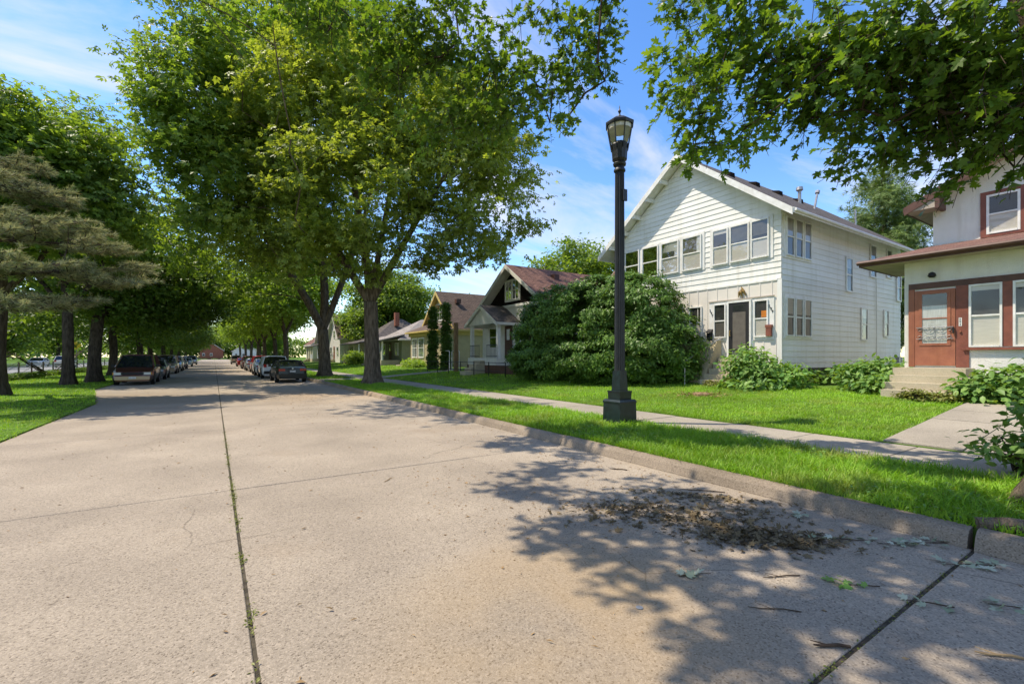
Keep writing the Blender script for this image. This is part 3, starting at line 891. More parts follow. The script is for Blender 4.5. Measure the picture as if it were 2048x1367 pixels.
# wall ornament, box and house numbers
orn = MB()
orn.tube([(HX - .05, 9.50, 4.18), (HX - .07, 9.62, 4.02), (HX - .06, 9.66, 3.86)], [.02, .05, .012], 6)
orn.tube([(HX - .05, 9.55, 4.22), (HX - .08, 9.44, 4.05), (HX - .06, 9.36, 3.88)], [.02, .05, .012], 6)
orn.tube([(HX - .05, 9.52, 4.20), (HX - .09, 9.54, 4.02), (HX - .06, 9.50, 3.78)], [.015, .04, .012], 6)
orn.build('ornament', mat('gilt ornament', (.30, .19, .06), .5, .2, 9), wh)
NR = (R(90), 0, R(-90))
for i, ch in enumerate('599'):
    text_mesh(ch, 'house_number', .14, wh, M['iron'], (HX - .058, 8.56 - .055 * i, 3.38 - .10 * i), NR)
for i, ch in enumerate('597'):
    text_mesh(ch, 'house_number', .14, wh, M['iron'], (HX - .058, 10.86 - .05 * i, 3.40 - .10 * i), NR)
# side windows
MB().box(16.62, 18.62, HY0 - .045, HY0 - .012, 5.10, 6.62).build('window_surround', M['trimw'], wh)
MB().box(16.62, 18.62, HY0 - .045, HY0 - .012, 2.28, 3.82).build('window_surround', M['trimw'], wh)
for zz, bl in (((5.22, 6.50), ('curtain', .48)), ((2.40, 3.68), ('blind', .42))):
    for a in (16.75, 17.39, 18.03):
        window(wh, 'Y', HY0 - .045, a, a + .46, zz[0], zz[1], .045, blind=bl, low='screen')
for a0, a1, z0, z1 in ((21.58, 22.1, 4.33, 5.64), (24.0, 24.55, 5.15, 6.48), (25.85, 26.35, 5.3, 6.5), (27.05, 27.5, 4.3, 5.5), (23.05, 23.6, 2.38, 3.66), (25.5, 25.95, 2.58, 3.7)):
    window(wh, 'Y', HY0 - .024, a0, a1, z0, z1, .06, low='screen', blind=('curtain', .3) if a0 < 24.5 else None)
# conduit and meter on the side
MB().tube([(24.6, HY0 - .04, 5.1), (24.65, HY0 - .04, 3.2), (24.65, HY0 - .04, 1.3)], .012, 5).build('cable', M['offwhite'], wh)
MB().box(27.0, 27.2, HY0 - .14, HY0 - .03, 1.35, 1.62).build('meter', M['steel'], wh)
MB().box(27.3, 27.48, HY0 - .14, HY0 - .03, 1.35, 1.62).build('meter', M['steel'], wh)
wroof = gable_roof(wh, 15.98, 28.0, 7.52, 16.62, 6.58, 10.02, M['sh_grey'], M['trimw'], 'X', th=.06, soff=.10, fascia=.20)
MB().tube([(16.0, 7.46, 6.49), (28.0, 7.46, 6.47)], .055, 8).build('gutter', M['trimw'], wroof)
for k in range(5):
    for sg in (1,):
        y = 12.9 + .75 * k
        zz = 10.02 - .756 * (y - 12.07) - .18
        MB().box(15.99, 16.48, y - .05, y + .05, zz - .16, zz + .01).build('rafter_bracket', M['trimw'], wroof)
for i, x in enumerate((17.4, 19.3, 21.2, 23.1)):
    y = 10.75; zz = 10.02 - .756 * (12.07 - y)
    MB().quadbox([(x, y - .18, zz - .20), (x + .36, y - .18, zz - .20), (x + .36, y + .16, zz + .07), (x, y + .16, zz + .07), (x + .03, y - .18, zz + .06), (x + .33, y - .18, zz + .06), (x + .30, y + .14, zz + .16), (x + .06, y + .14, zz + .16)]).build('roof_vent', M['sh_dark'], wroof)
MB().tube([(22.5, 10.3, 8.5), (22.5, 10.3, 9.25)], .07, 10).tube([(22.5, 10.3, 9.2), (22.5, 10.3, 9.26), (22.5, 10.3, 9.40)], [.07, .15, .13], 10).build('flue', M['steel'], wroof)
MB().tube([(23.4, 10.1, 8.3), (23.75, 10.1, 9.3)], .05, 8).tube([(23.75, 10.1, 9.3), (23.80, 10.1, 9.42)], .10, 8).build('flue', M['steel'], wroof)
MB().tube([(26.6, 9.6, 7.9), (26.6, 9.6, 8.9)], .04, 8).build('flue', M['steel'], wroof)
steps(wh, 16.42, 15.0, 9.05, 10.30, 1.58, .60, 5)
MB().prism([(15.2, 10.36, .5), (16.47, 10.36, .5), (16.47, 10.36, 2.25), (16.2, 10.36, 2.25)], [(15.2, 12.0, .5), (16.47, 12.0, .5), (16.47, 12.0, 2.25), (16.2, 12.0, 2.25)]).build('porch_flank', M['tan'], wh)
rl = MB()
rl.tube([(14.55, 10.6, .55), (14.55, 10.6, 1.45), (14.62, 10.58, 1.50), (16.25, 10.33, 2.30), (16.42, 10.3, 2.32)], .022, 8)
tag(rl.build('handrail', M['steel']), 'bent steel pipe handrail beside the steps of the white house', 'handrail')
MB_pb = MB().box(HX - .16, HX - .055, 8.42, 8.60, 2.36, 2.66).box(HX - .17, HX - .053, 8.40, 8.62, 2.66, 2.76)
tag(MB_pb.build('letter_box', M['brown']), 'small red letter box on the white house below the number 599', 'letter box')
lb = MB().box(HX - .18, HX - .055, 10.72, 10.90, 2.26, 2.56).quadbox([(HX - .22, 10.70, 2.57), (HX - .05, 10.70, 2.63), (HX - .05, 10.92, 2.63), (HX - .22, 10.92, 2.57), (HX - .22, 10.70, 2.60), (HX - .05, 10.70, 2.72), (HX - .05, 10.92, 2.72), (HX - .22, 10.92, 2.60)])
tag(lb.build('letter_box', M['plastic']), 'black letter box on the white house left of its door', 'letter box')

# ------------------------------------------------------------------ stucco house with brown door, right edge
RX, RY = 16.4, 4.74
rh = thing('stucco_house', 'white stucco house with terracotta door and brown porch roof at right edge', 'house', (RX, RY, .6))
MB().box(RX, 18.9, -6, RY, .95, 4.42).build('porch_wall', M['stucco'], rh)
MB().box(RX + .05, 18.9, -6, RY - .05, .3, .95).build('foundation', M['mortar'], rh)
for r_ in range(4):
    for k in range(22):
        y = 3.45 - .235 * k - (.11 if r_ % 2 else 0)
        MB().box(RX + .03, RX + .10, y - .215, y, .60 + .085 * r_, .672 + .085 * r_).build('brick', M['brick'], rh)
pentagon_wall(rh, 18.85, 27, -4.2, RY, .5, 6.56, 6.56 + .516 * 4.47, M['stucco'], name='main_wall')
# brown surround band
MB().box(RX - .03, RX - .002, -5, 4.64, 3.50, 3.66).build('lintel', M['dkbrown'], rh)
MB().box(RX - .035, RX - .003, 4.51, 4.64, 1.36, 3.50).build('jamb', M['door_red'], rh)
MB().box(RX - .035, RX - .003, 3.41, 3.66, 1.36, 3.50).build('jamb', M['brown'], rh)
MB().box(RX - .03, RX - .004, 2.63, 2.82, 1.90, 3.50).build('jamb', M['brown'], rh)
MB().box(RX - .03, RX - .004, 1.80, 2.0, 1.90, 3.50).build('jamb', M['brown'], rh)
MB().box(RX - .09, RX - .003, -5, 3.53, 1.81, 1.87).build('sill', M['brown'], rh)
window(rh, 'X', RX - .004, 2.86, 3.37, 1.93, 3.45, .045, blind=('blind', .08), low='blind', depth=.05)
window(rh, 'X', RX - .004, 2.04, 2.59, 1.93, 3.45, .045, blind=('blind', .08), low='blind', depth=.05)
dr = MB().box(RX - .045, RX - .004, 3.67, 4.50, 1.40, 3.45).build('door', M['door_red'], rh)
tr = MB()
for q in ((3.76, 3.83, 1.94, 3.40), (4.34, 4.41, 1.94, 3.40), (3.83, 4.34, 1.94, 2.0), (3.83, 4.34, 3.34, 3.40)):
    tr.box(RX - .06, RX - .045, *q)
tr.box(RX - .062, RX - .045, 3.83, 4.34, 2.66, 2.69)
tr.build('glazing_bead', M['door_red'], dr)
flat('X', RX, 3.83, 4.34, 2.0, 3.34, .053).build('pane', M['glass'], dr)
MB().box(RX - .0468, RX - .0455, 3.83, 4.34, 2.0, 3.02).build('curtain', M['curtain'], dr)
MB().box(RX - .0468, RX - .0455, 3.83, 4.34, 3.03, 3.34).build('interior', M['screen'], dr)
gr = MB(); gx = RX - .075
for zz in (2.12, 2.43):
    gr.tube([(gx, 3.70, zz), (gx, 4.46, zz)], .010, 6)
gr.tube([(gx, 4.085, 2.12), (gx, 4.085, 2.43)], .007, 5)
for cy in (3.96, 4.21):
    for cz, sg in ((2.43, -1), (2.12, 1)):
        gr.tube([(gx, cy + .12 * math.cos(t), cz + sg * .12 * math.sin(t)) for t in np.linspace(0, math.pi, 9)], .006, 4)
        gr.tube([(gx, cy + .035 * math.cos(t), cz + sg * (.03 + .035 * math.sin(t))) for t in np.linspace(0, 5, 9)], .006, 4)
for cy in (3.78, 4.39):
    for cz in (2.17, 2.38):
        gr.tube([(gx, cy + .04 * math.cos(t), cz + .04 * math.sin(t)) for t in np.linspace(0, 5.2, 9)], .007, 4)
gr.build('scroll_grille', M['steel'], dr)
MB().box(RX - .10, RX - .045, 3.69, 3.72, 2.26, 2.42).build('handle', M['plastic'], dr)
MB().lathe(0, 0, [(.001, 0), (.03, .004), (.028, .03), (.001, .04)], 10)
kb = MB().tube([(RX - .035, 3.575, 2.30), (RX - .07, 3.575, 2.30)], .026, 10); kb.build('bell_knob', M['door_red'], rh)
MB().box(RX - .040, RX - .036, 3.545, 3.605, 2.44, 2.66).build('number_plate', M['trimw'], rh)
for i, ch in enumerate('593'):
    text_mesh(ch, 'house_number', .075, rh, M['plastic'], (RX - .043, 3.597, 2.595 - .068 * i), NR, .002)
lt = MB().tube([(RX, 4.12, 3.86), (RX - .10, 4.12, 3.88)], .03, 8)
lt.lathe(RX - .11, 4.12, [(.05, 3.78), (.09, 3.82), (.07, 3.90), (.02, 3.93)], 10)
lt.build('porch_lamp', M['plastic'], rh)
# porch roof
ez, EX, EY = 4.40, 15.86, 5.62
pr = MB()
pr.v = [(EX, -7, ez), (EX, EY, ez), (18.86, RY, 5.10), (18.86, -7, 5.10), (18.86, EY, ez), (EX, -7, ez - .10), (EX, EY, ez - .10), (18.86, EY, ez - .10), (18.86, -7, ez - .10)]
pr.f = [(0, 3, 2, 1), (1, 2, 4), (0, 1, 6, 5), (1, 4, 7, 6)]
prf = pr.build('porch_roof', M['sh_red'], rh, uv=lambda v: (v[1], (v[0] - EX) * 1.03))
MB().box(EX + .01, 18.86, -7, EY - .01, ez - .14, ez - .095).build('soffit', M['soffit'], prf)
MB().box(EX - .02, EX - .002, -7, EY, ez - .16, ez - .02).build('fascia', M['dkbrown'], prf)
MB().box(EX, 18.86, EY + .002, EY + .02, ez - .16, ez - .02).build('fascia', M['dkbrown'], prf)
MB().tube([(EX - .07, -7, ez - .06), (EX - .07, EY + .04, ez - .05)], .06, 8).build('gutter', M['dkbrown'], prf)
rr = gable_roof(rh, 18.25, 27.4, -4.75, 5.28, 6.33, 6.33 + .516 * 5.015, M['sh_red'], M['soffit'], 'X', th=.06, soff=.08, fascia=.20, fm=M['dkbrown'])
MB().prism([(18.26, 5.26, 6.16), (18.26, 4.55, 6.16), (18.26, 4.55, 6.56)], [(18.84, 5.26, 6.16), (18.84, 4.55, 6.16), (18.84, 4.55, 6.56)]).build('eave_return', M['soffit'], rr)
MB().box(18.24, 18.84, 4.44, 4.55, 6.12, 6.60).build('bracket', M['dkbrown'], rr)
sr = MB()
for q in ((3.56, 3.68, 5.10, 6.42), (2.76, 2.88, 5.10, 6.42), (2.88, 3.56, 6.32, 6.42), (2.88, 3.56, 5.10, 5.18)):
    sr.box(18.80, 18.848, *q)
sr.build('window_surround', M['brown'], rh)
window(rh, 'X', 18.845, 2.94, 3.50, 5.24, 6.26, .055, low='blind', depth=.05)
window(rh, 'X', 18.845, 1.6, 2.3, 5.24, 6.26, .055, low='blind', depth=.05)
# landing and steps
MB().box(15.55, 16.38, 3.3, 4.75, .4, 1.34).build('landing', M['step'], rh)
steps(rh, 15.54, 14.62, 3.30, 4.72, 1.15, .60, 3)
MB().box(15.3, 16.36, 3.0, 3.29, .4, 1.12).build('cheek_wall', M['step'], rh)

# ------------------------------------------------------------------ bungalow with dark shingled gable
b3 = thing('bungalow', 'bungalow with dark shingled gable, red brown roof and small porch', 'house', (16, 24.2, .6))
pentagon_wall(b3, 16, 28, 20.1, 28.3, .7, 4.44, 4.44 + .66 * 4.1, M['offwhite'])
MB().prism([(15.97, 20.9, 4.95), (15.97, 27.5, 4.95), (15.97, 24.2, 7.17)], [(15.999, 20.9, 4.95), (15.999, 27.5, 4.95), (15.999, 24.2, 7.17)]).build('shingled_gable', M['sh_dark'], b3)
for r_ in range(11):
    zz = 4.97 + .21 * r_
    hw = (7.20 - zz) / .674 - .04
    if hw > .3:
        board('X', 15.965, 24.2 - hw, 24.2 + hw, 24.2 - hw + .28, 24.2 + hw - .28, zz, zz + .2, b3, M['sh_dark'])
MB().box(15.93, 15.998, 20.1, 28.3, 4.80, 4.95).build('band', M['trimw'], b3)
gable_roof(b3, 15.3, 28.4, 19.45, 28.95, 4.22, 7.42, M['sh_red'], M['offwhite'], 'X', fascia=.22)
hp = gable_roof(b3, 21.5, 28.6, 18.8, 24.2, 4.6, 8.1, M['sh_red'], M['offwhite'], 'Y', fascia=.2)
MB().box(15.90, 15.96, 23.45, 25.2, 5.15, 6.55).build('window_surround', M['trimw'], b3)
for a in (23.58, 24.38):
    window(b3, 'X', 15.90, a, a + .68, 5.28, 6.42, .05, vbars=1, low=None, blind=('curtain', .15))
window(b3, 'X', 15.998, 26.2, 27.3, 2.25, 3.62, .09, low=None)
window(b3, 'X', 15.998, 20.7, 22.9, 2.5, 3.6, .09, low=None)
dd = MB().box(15.93, 15.998, 24.42, 25.25, 1.56, 3.62).build('door', M['dkbrown'], b3)
flat('X', 15.925, 24.6, 25.05, 2.7, 3.4, 0).build('pane', M['glass'], dd)
MB().tube([(15.8, 24.1, 2.95), (15.9, 24.1, 3.0)], .06, 8).build('porch_lamp', M['iron'], b3)
MB().box(14.3, 15.99, 23.6, 27.3, .6, 1.54).build('porch_deck', M['offwhite'], b3)
MB().box(14.28, 14.298, 21.5, 27.4, .6, 1.1).build('skirt', M['dkbrown'], b3)
for y in (23.75, 27.1):
    MB().box(14.42, 14.62, y - .1, y + .1, 1.54, 3.72).build('post', M['trimw'], b3)
gable_roof(b3, 14.15, 15.99, 23.35, 27.5, 3.72, 4.92, M['sh_grey'], M['offwhite'], 'X', fascia=.18)
MB().prism([(14.3, 23.6, 3.66), (14.3, 27.2, 3.66), (14.3, 25.42, 4.66)], [(14.36, 23.6, 3.66), (14.36, 27.2, 3.66), (14.36, 25.42, 4.66)]).build('porch_gable', M['offwhite'], b3)
rl = MB()
for zz in (1.65, 2.35):
    rl.tube([(14.4, 23.7, zz), (14.4, 25.0, zz)], .02, 5); rl.tube([(14.4, 25.9, zz), (14.4, 27.2, zz)], .02, 5)
for k in range(9):
    for y0 in (23.7, 25.9):
        rl.tube([(14.4, y0 + .16 * k, 1.54), (14.4, y0 + .16 * k, 2.35)], .012, 4)
rl.build('porch_railing', M['iron'], b3)
steps(b3, 14.28, 13.0, 25.0, 25.9, 1.36, .5, 4)
MB().box(24.8, 25.3, 22.6, 23.1, 7.3, 8.5).build('chimney', M['brick'], b3)
MB().box(18.2, 18.6, 22.9, 23.3, 6.3, 6.9).build('roof_vent', M['dkbrown'], b3)
MB().tube([(16.2, 28.6, 4.1), (16.2, 28.42, 3.7), (16.2, 28.42, .8)], .05, 6).build('downpipe', M['trimw'], b3)
# low black yard fence beside the porch
fe = thing('yard_fence', 'low black rail fence in front of the bungalow porch', 'fence', (13.4, 26, .5))
for k in range(7):
    MB().box(13.28, 13.32, 21.0 + 1.8 * k, 21.04 + 1.8 * k, .4, 1.32).build('post', M['iron'], fe)
for zz in (.8, 1.28):
    MB().tube([(13.3, 21.0, zz), (13.3, 31.8, zz)], .018, 5).build('rail', M['iron'], fe)
wr = thing('ramp_railing', 'white pipe railing between the bungalow and the tan house', 'railing', (14.5, 29.8, .6))
for (a, b) in ((29.0, 30.2), (30.6, 31.9)):
    MB().tube([(14.5, a, .6), (14.5, a, 1.95), (14.5, a + .1, 2.05), (14.5, b - .1, 2.05), (14.5, b, 1.95), (14.5, b, .6)], .03, 6).build('rail', M['trimw'], wr)
tag(MB().box(14.1, 14.35, 28.85, 29.1, .5, 4.0).build('utility_post', M['wood']), 'brown timber post standing left of the bungalow porch', 'post')

# ------------------------------------------------------------------ tan house with yellow trim
b4 = thing('tan_house', 'tan stucco house with yellow trim and steep brown gable roof', 'house', (17.4, 42, .6))
pentagon_wall(b4, 19, 29, 38.5, 46.1, .6, 4.35, 4.35 + .92 * 3.8, M['cream'])
MB().box(17.4, 18.99, 38.45, 46.2, .6, 4.0).build('front_wall', M['tan'], b4)
MB().box(19.1, 29.02, 38.44, 38.499, .6, 3.9).build('side_wall', M['tan'], b4)
gable_roof(b4, 18.5, 29.3, 38.1, 46.5, 4.2, 8.15, M['sh_brown'], M['yellow'], 'X', fascia=.30)
hip_roof(b4, 16.9, 20.0, 38.0, 46.6, 4.12, 4.85, M['sh_brown'], M['yellow'], name='front_roof')
MB().box(18.8, 29, 38.3, 38.43, 3.65, 4.05).build('frieze', M['yellow'], b4)
MB().box(17.2, 17.39, 38.3, 46.3, 3.65, 4.0).build('frieze', M['yellow'], b4)
window(b4, 'X', 18.99, 41.4, 43.2, 5.3, 6.8, .12, vbars=3, low=None)
window(b4, 'X', 17.39, 42.6, 43.9, 1.6, 3.4, .12, vbars=3, low=None)
window(b4, 'X', 17.39, 44.4, 45.6, 1.6, 3.4, .12, vbars=3, low=None)
window(b4, 'Y', 38.43, 24.2, 25.2, 1.9, 3.3, .1, low='screen')
steps(b4, 17.39, 15.6, 43.9, 45.6, 1.3, .6, 4)
MB().box(20, 20.5, 40.6, 41, 6.9, 7.3).build('roof_vent', M['dkbrown'], b4)

# ------------------------------------------------------------------ houses farther down the street
def cottage(name, label, X0, X1, Y0, Y1, ze, zr, wall, roof, trim, kind='hip', porch=None, chim=None, door='dkbrown'):
    t = thing(name, label, 'house', (X0, (Y0 + Y1) / 2, .6))
    if kind == 'hip':
        MB().box(X0, X1, Y0, Y1, .5, ze).build('wall', M[wall], t)
        rf = hip_roof(t, X0 - .5, X1 + .5, Y0 - .5, Y1 + .5, ze + .05, zr, M[roof], M[trim])
    else:
        rd = 'X' if kind == 'gx' else 'Y'
        half = (Y1 - Y0) / 2 if rd == 'X' else (X1 - X0) / 2
        sl = (zr - ze) / (half + .45)
        pentagon_wall(t, X0, X1, Y0, Y1, .5, ze + .45 * sl - .16, zr - .16, M[wall], rd)
        rf = gable_roof(t, X0 - .45, X1 + .45, Y0 - .45, Y1 + .45, ze, zr, M[roof], M[trim], rd)
    w = Y1 - Y0
    dy = Y0 + w * .5
    d = MB().box(X0 - .05, X0 - .002, dy - .45, dy + .45, 1.25, 3.25).build('door', M[door], t)
    flat('X', X0, dy - .25, dy + .25, 2.3, 3.05, .053).build('pane', M['glass'], d)
    for a in (Y0 + w * .2, Y0 + w * .8):
        window(t, 'X', X0 - .002, a - .55, a + .55, 1.8, 3.1, .1, low=None, blind=('curtain', .3))
    for k in range(2):
        a = X0 + 1.6 + 3.2 * k
        window(t, 'Y', Y0 - .002, a - .45, a + .45, 1.8, 3.1, .1, low=None, blind=('curtain', .3))
    if kind == 'gx':
        window(t, 'X', X0 - .002, dy - .5, dy + .5, ze + .3, ze + 1.4, .1, low=None)
    if porch:
        pm, pr_, pd = porch
        MB().box(X0 - pd, X0 - .06, Y0 + .4, Y1 - .6, .5, 1.2).build('porch_deck', M['step'], t)
        for k in range(4):
            y = Y0 + .5 + (w - 1.2) * k / 3
            MB().box(X0 - pd + .05, X0 - pd + .22, y - .09, y + .09, 1.2, 3.3).build('post', M[trim], t)
        MB().box(X0 - pd + .06, X0 - pd + .1, Y0 + .6, Y0 + w * .45, 1.2, 2.0).build('railing_panel', M[pm], t)
        m = MB().quadbox([(X0 - pd - .4, Y0 - .2, 3.28), (X0 + .3, Y0 - .2, 4.0), (X0 + .3, Y1 + .1, 4.0), (X0 - pd - .4, Y1 + .1, 3.28),
                          (X0 - pd - .4, Y0 - .2, 3.40), (X0 + .3, Y0 - .2, 4.14), (X0 + .3, Y1 + .1, 4.14), (X0 - pd - .4, Y1 + .1, 3.40)])
        m.build('porch_roof', M[pr_], t, uv=lambda v: (v[1], v[0]))
    if chim:
        x, y, z = chim
        MB().box(x - .3, x + .3, y - .3, y + .3, zr - 1.2, z).build('chimney', M['brick'], t)
    steps(t, X0 - (porch[2] if porch else .06) - .002, X0 - (porch[2] if porch else .06) - 1.0, dy - .6, dy + .6, 1.2, .6, 3)
    return t
cottage('cottage', 'low sage green cottage with pale grey roof behind the near trunks', 17.6, 27, 49.5, 57.5, 3.5, 6.2, 'green', 'sh_pale', 'trimw', 'hip', ('green', 'sh_pale', 2.2))
cottage('cottage', 'low off white cottage with grey hipped roof and brick chimney', 18, 28, 61.5, 70.5, 3.6, 7.2, 'offwhite', 'sh_grey', 'trimw', 'hip', ('offwhite', 'sh_grey', 2.0), (22, 64, 7.9))
cottage('cottage', 'off white cottage with tall street gable beyond the forked trunk', 16.6, 26, 75, 83, 4.4, 8.6, 'offwhite', 'sh_brown', 'trimw', 'gx', None, None, 'door_red')
cottage('cottage', 'blue grey cottage with steep street gable farther down the street', 16.8, 26, 88, 95, 4.2, 8.2, 'greyblue', 'sh_pale', 'trimw', 'gx', ('greyblue', 'sh_grey', 2.0))
cottage('cottage', 'cream cottage with red roof farthest along the row', 17, 26, 101, 109, 4.0, 8.0, 'cream', 'sh_red', 'trimw', 'gy', None, (21, 105, 8.6))
cottage('cottage', 'orange brick house closing the far end of the street', -6, 4, 276, 287, 4.4, 8.5, 'brick', 'sh_grey', 'trimw', 'gy')
cottage('cottage', 'pale house beside the orange one at the far end', 8, 20, 276, 287, 4.2, 8.2, 'offwhite', 'sh_brown', 'trimw', 'gy')
for i, (y, wl_, lab) in enumerate(((70, 'offwhite', 'white house across the side street, half hidden by trunks'), (92, 'greyblue', 'blue grey house across the side street beyond the white one'))):
    t = thing('far_house', lab, 'house', (-36, y, 0))
    pentagon_wall(t, -46, -36, y - 5, y + 5, -.1, 4.6, 7.6, M[wl_])
    gable_roof(t, -46.5, -35.5, y - 5.5, y + 5.5, 4.3, 7.7, M['sh_grey'], M['trimw'], 'X')
    for k in (-2.5, 2.5):
        MB().box(-35.99, -35.93, y + k - .6, y + k + .6, 1.5, 3.0).build('window', M['carglass'], t)
    MB().box(-35.99, -35.93, y - .5, y + .5, 0, 2.2).build('door', M['dkbrown'], t)

# ------------------------------------------------------------------ street lamp
LX, LY, LZ = 7.55, 7.18, gz(7.55)
lamp = thing('street_lamp', 'tall black fluted street lamp with lantern head on dark green base', 'street lamp', (LX, LY, LZ))
def frustum(m, hw0, hw1, z0, z1):
    m.quadbox([(LX - hw0, LY - hw0, z0), (LX + hw0, LY - hw0, z0), (LX + hw0, LY + hw0, z0), (LX - hw0, LY + hw0, z0),
               (LX - hw1, LY - hw1, z1), (LX + hw1, LY - hw1, z1), (LX + hw1, LY + hw1, z1), (LX - hw1, LY + hw1, z1)])
b = MB(); frustum(b, .262, .250, LZ - .1, LZ + .44); frustum(b, .258, .262, LZ + .441, LZ + .475); frustum(b, .262, .235, LZ + .476, LZ + .52)
b.build('base', M['irong'], lamp)
b = MB(); frustum(b, .175, .185, LZ + .521, LZ + .68); frustum(b, .192, .192, LZ + .681, LZ + .705)
b.build('base_collar', M['irong'], lamp)
b = MB(); frustum(b, .125, .105, LZ + .705, LZ + 1.15); b.build('base_sleeve', M['irong'], lamp)
m = MB().lathe(LX, LY, [(.118, LZ + .706), (.112, LZ + 2.4), (.102, LZ + 5.55)], 32, 0, .14)
m.build('pole', M['iron'], lamp)
m = MB().lathe(LX, LY, [(.10, LZ + 5.55), (.128, LZ + 5.57), (.128, LZ + 5.61), (.105, LZ + 5.64), (.10, LZ + 5.68), (.135, LZ + 5.70), (.145, LZ + 5.74), (.115, LZ + 5.78)], 24)
m.build('collar', M['iron'], lamp, True, 40)
m = MB().lathe(LX, LY, [(.12, LZ + 5.78), (.165, LZ + 5.83), (.165, LZ + 5.87), (.175, LZ + 6.0), (.20, LZ + 6.14), (.16, LZ + 6.20), (.05, LZ + 6.21)], 24, 0, .05)
m.build('fitter_cup', M['iron'], lamp)
zc, zt = LZ + 6.05, LZ + 6.58
ang = [math.pi / 4 * k + math.pi / 8 for k in range(8)]
for k, a in enumerate(ang):
    MB().tube([(LX + .19 * math.cos(a), LY + .19 * math.sin(a), zc), (LX + .29 * math.cos(a), LY + .29 * math.sin(a), zt)], .013, 6).build('rib', M['iron'], lamp)
    a2 = ang[(k + 1) % 8]
    P = [(LX + .185 * math.cos(a), LY + .185 * math.sin(a), zc + .12), (LX + .185 * math.cos(a2), LY + .185 * math.sin(a2), zc + .12), (LX + .283 * math.cos(a2), LY + .283 * math.sin(a2), zt), (LX + .283 * math.cos(a), LY + .283 * math.sin(a), zt)]
    m = MB(); m.v = P; m.f = [(0, 1, 2, 3)]; m.build('pane', M['lampglass'], lamp)
m = MB().lathe(LX, LY, [(.315, zt - .015), (.325, zt + .02), (.325, zt + .05), (.20, zt + .14), (.09, zt + .18), (.02, zt + .19)], 8, math.pi / 8)
cap = m.build('lantern_roof', M['iron'], lamp)
m = MB().lathe(LX, LY, [(.265, zt - .10), (.27, zt - .05), (.27, zt - .016), (.02, zt - .017)], 16)
m.build('reflector', mat('cream lens', (.72, .68, .58), .4, .1, 8), lamp)
m = MB().lathe(LX, LY, [(.05, zt + .19), (.055, zt + .22), (.02, zt + .24), (.018, zt + .29), (.036, zt + .32), (.036, zt + .34), (.012, zt + .37), (.01, zt + .42), (.002, zt + .47)], 12)
m.build('finial', M['iron'], cap, True)
MB().box(LX - .02, LX + .10, LY - .135, LY - .095, LZ + 4.9, LZ + 5.15).build('bracket', M['iron'], lamp)

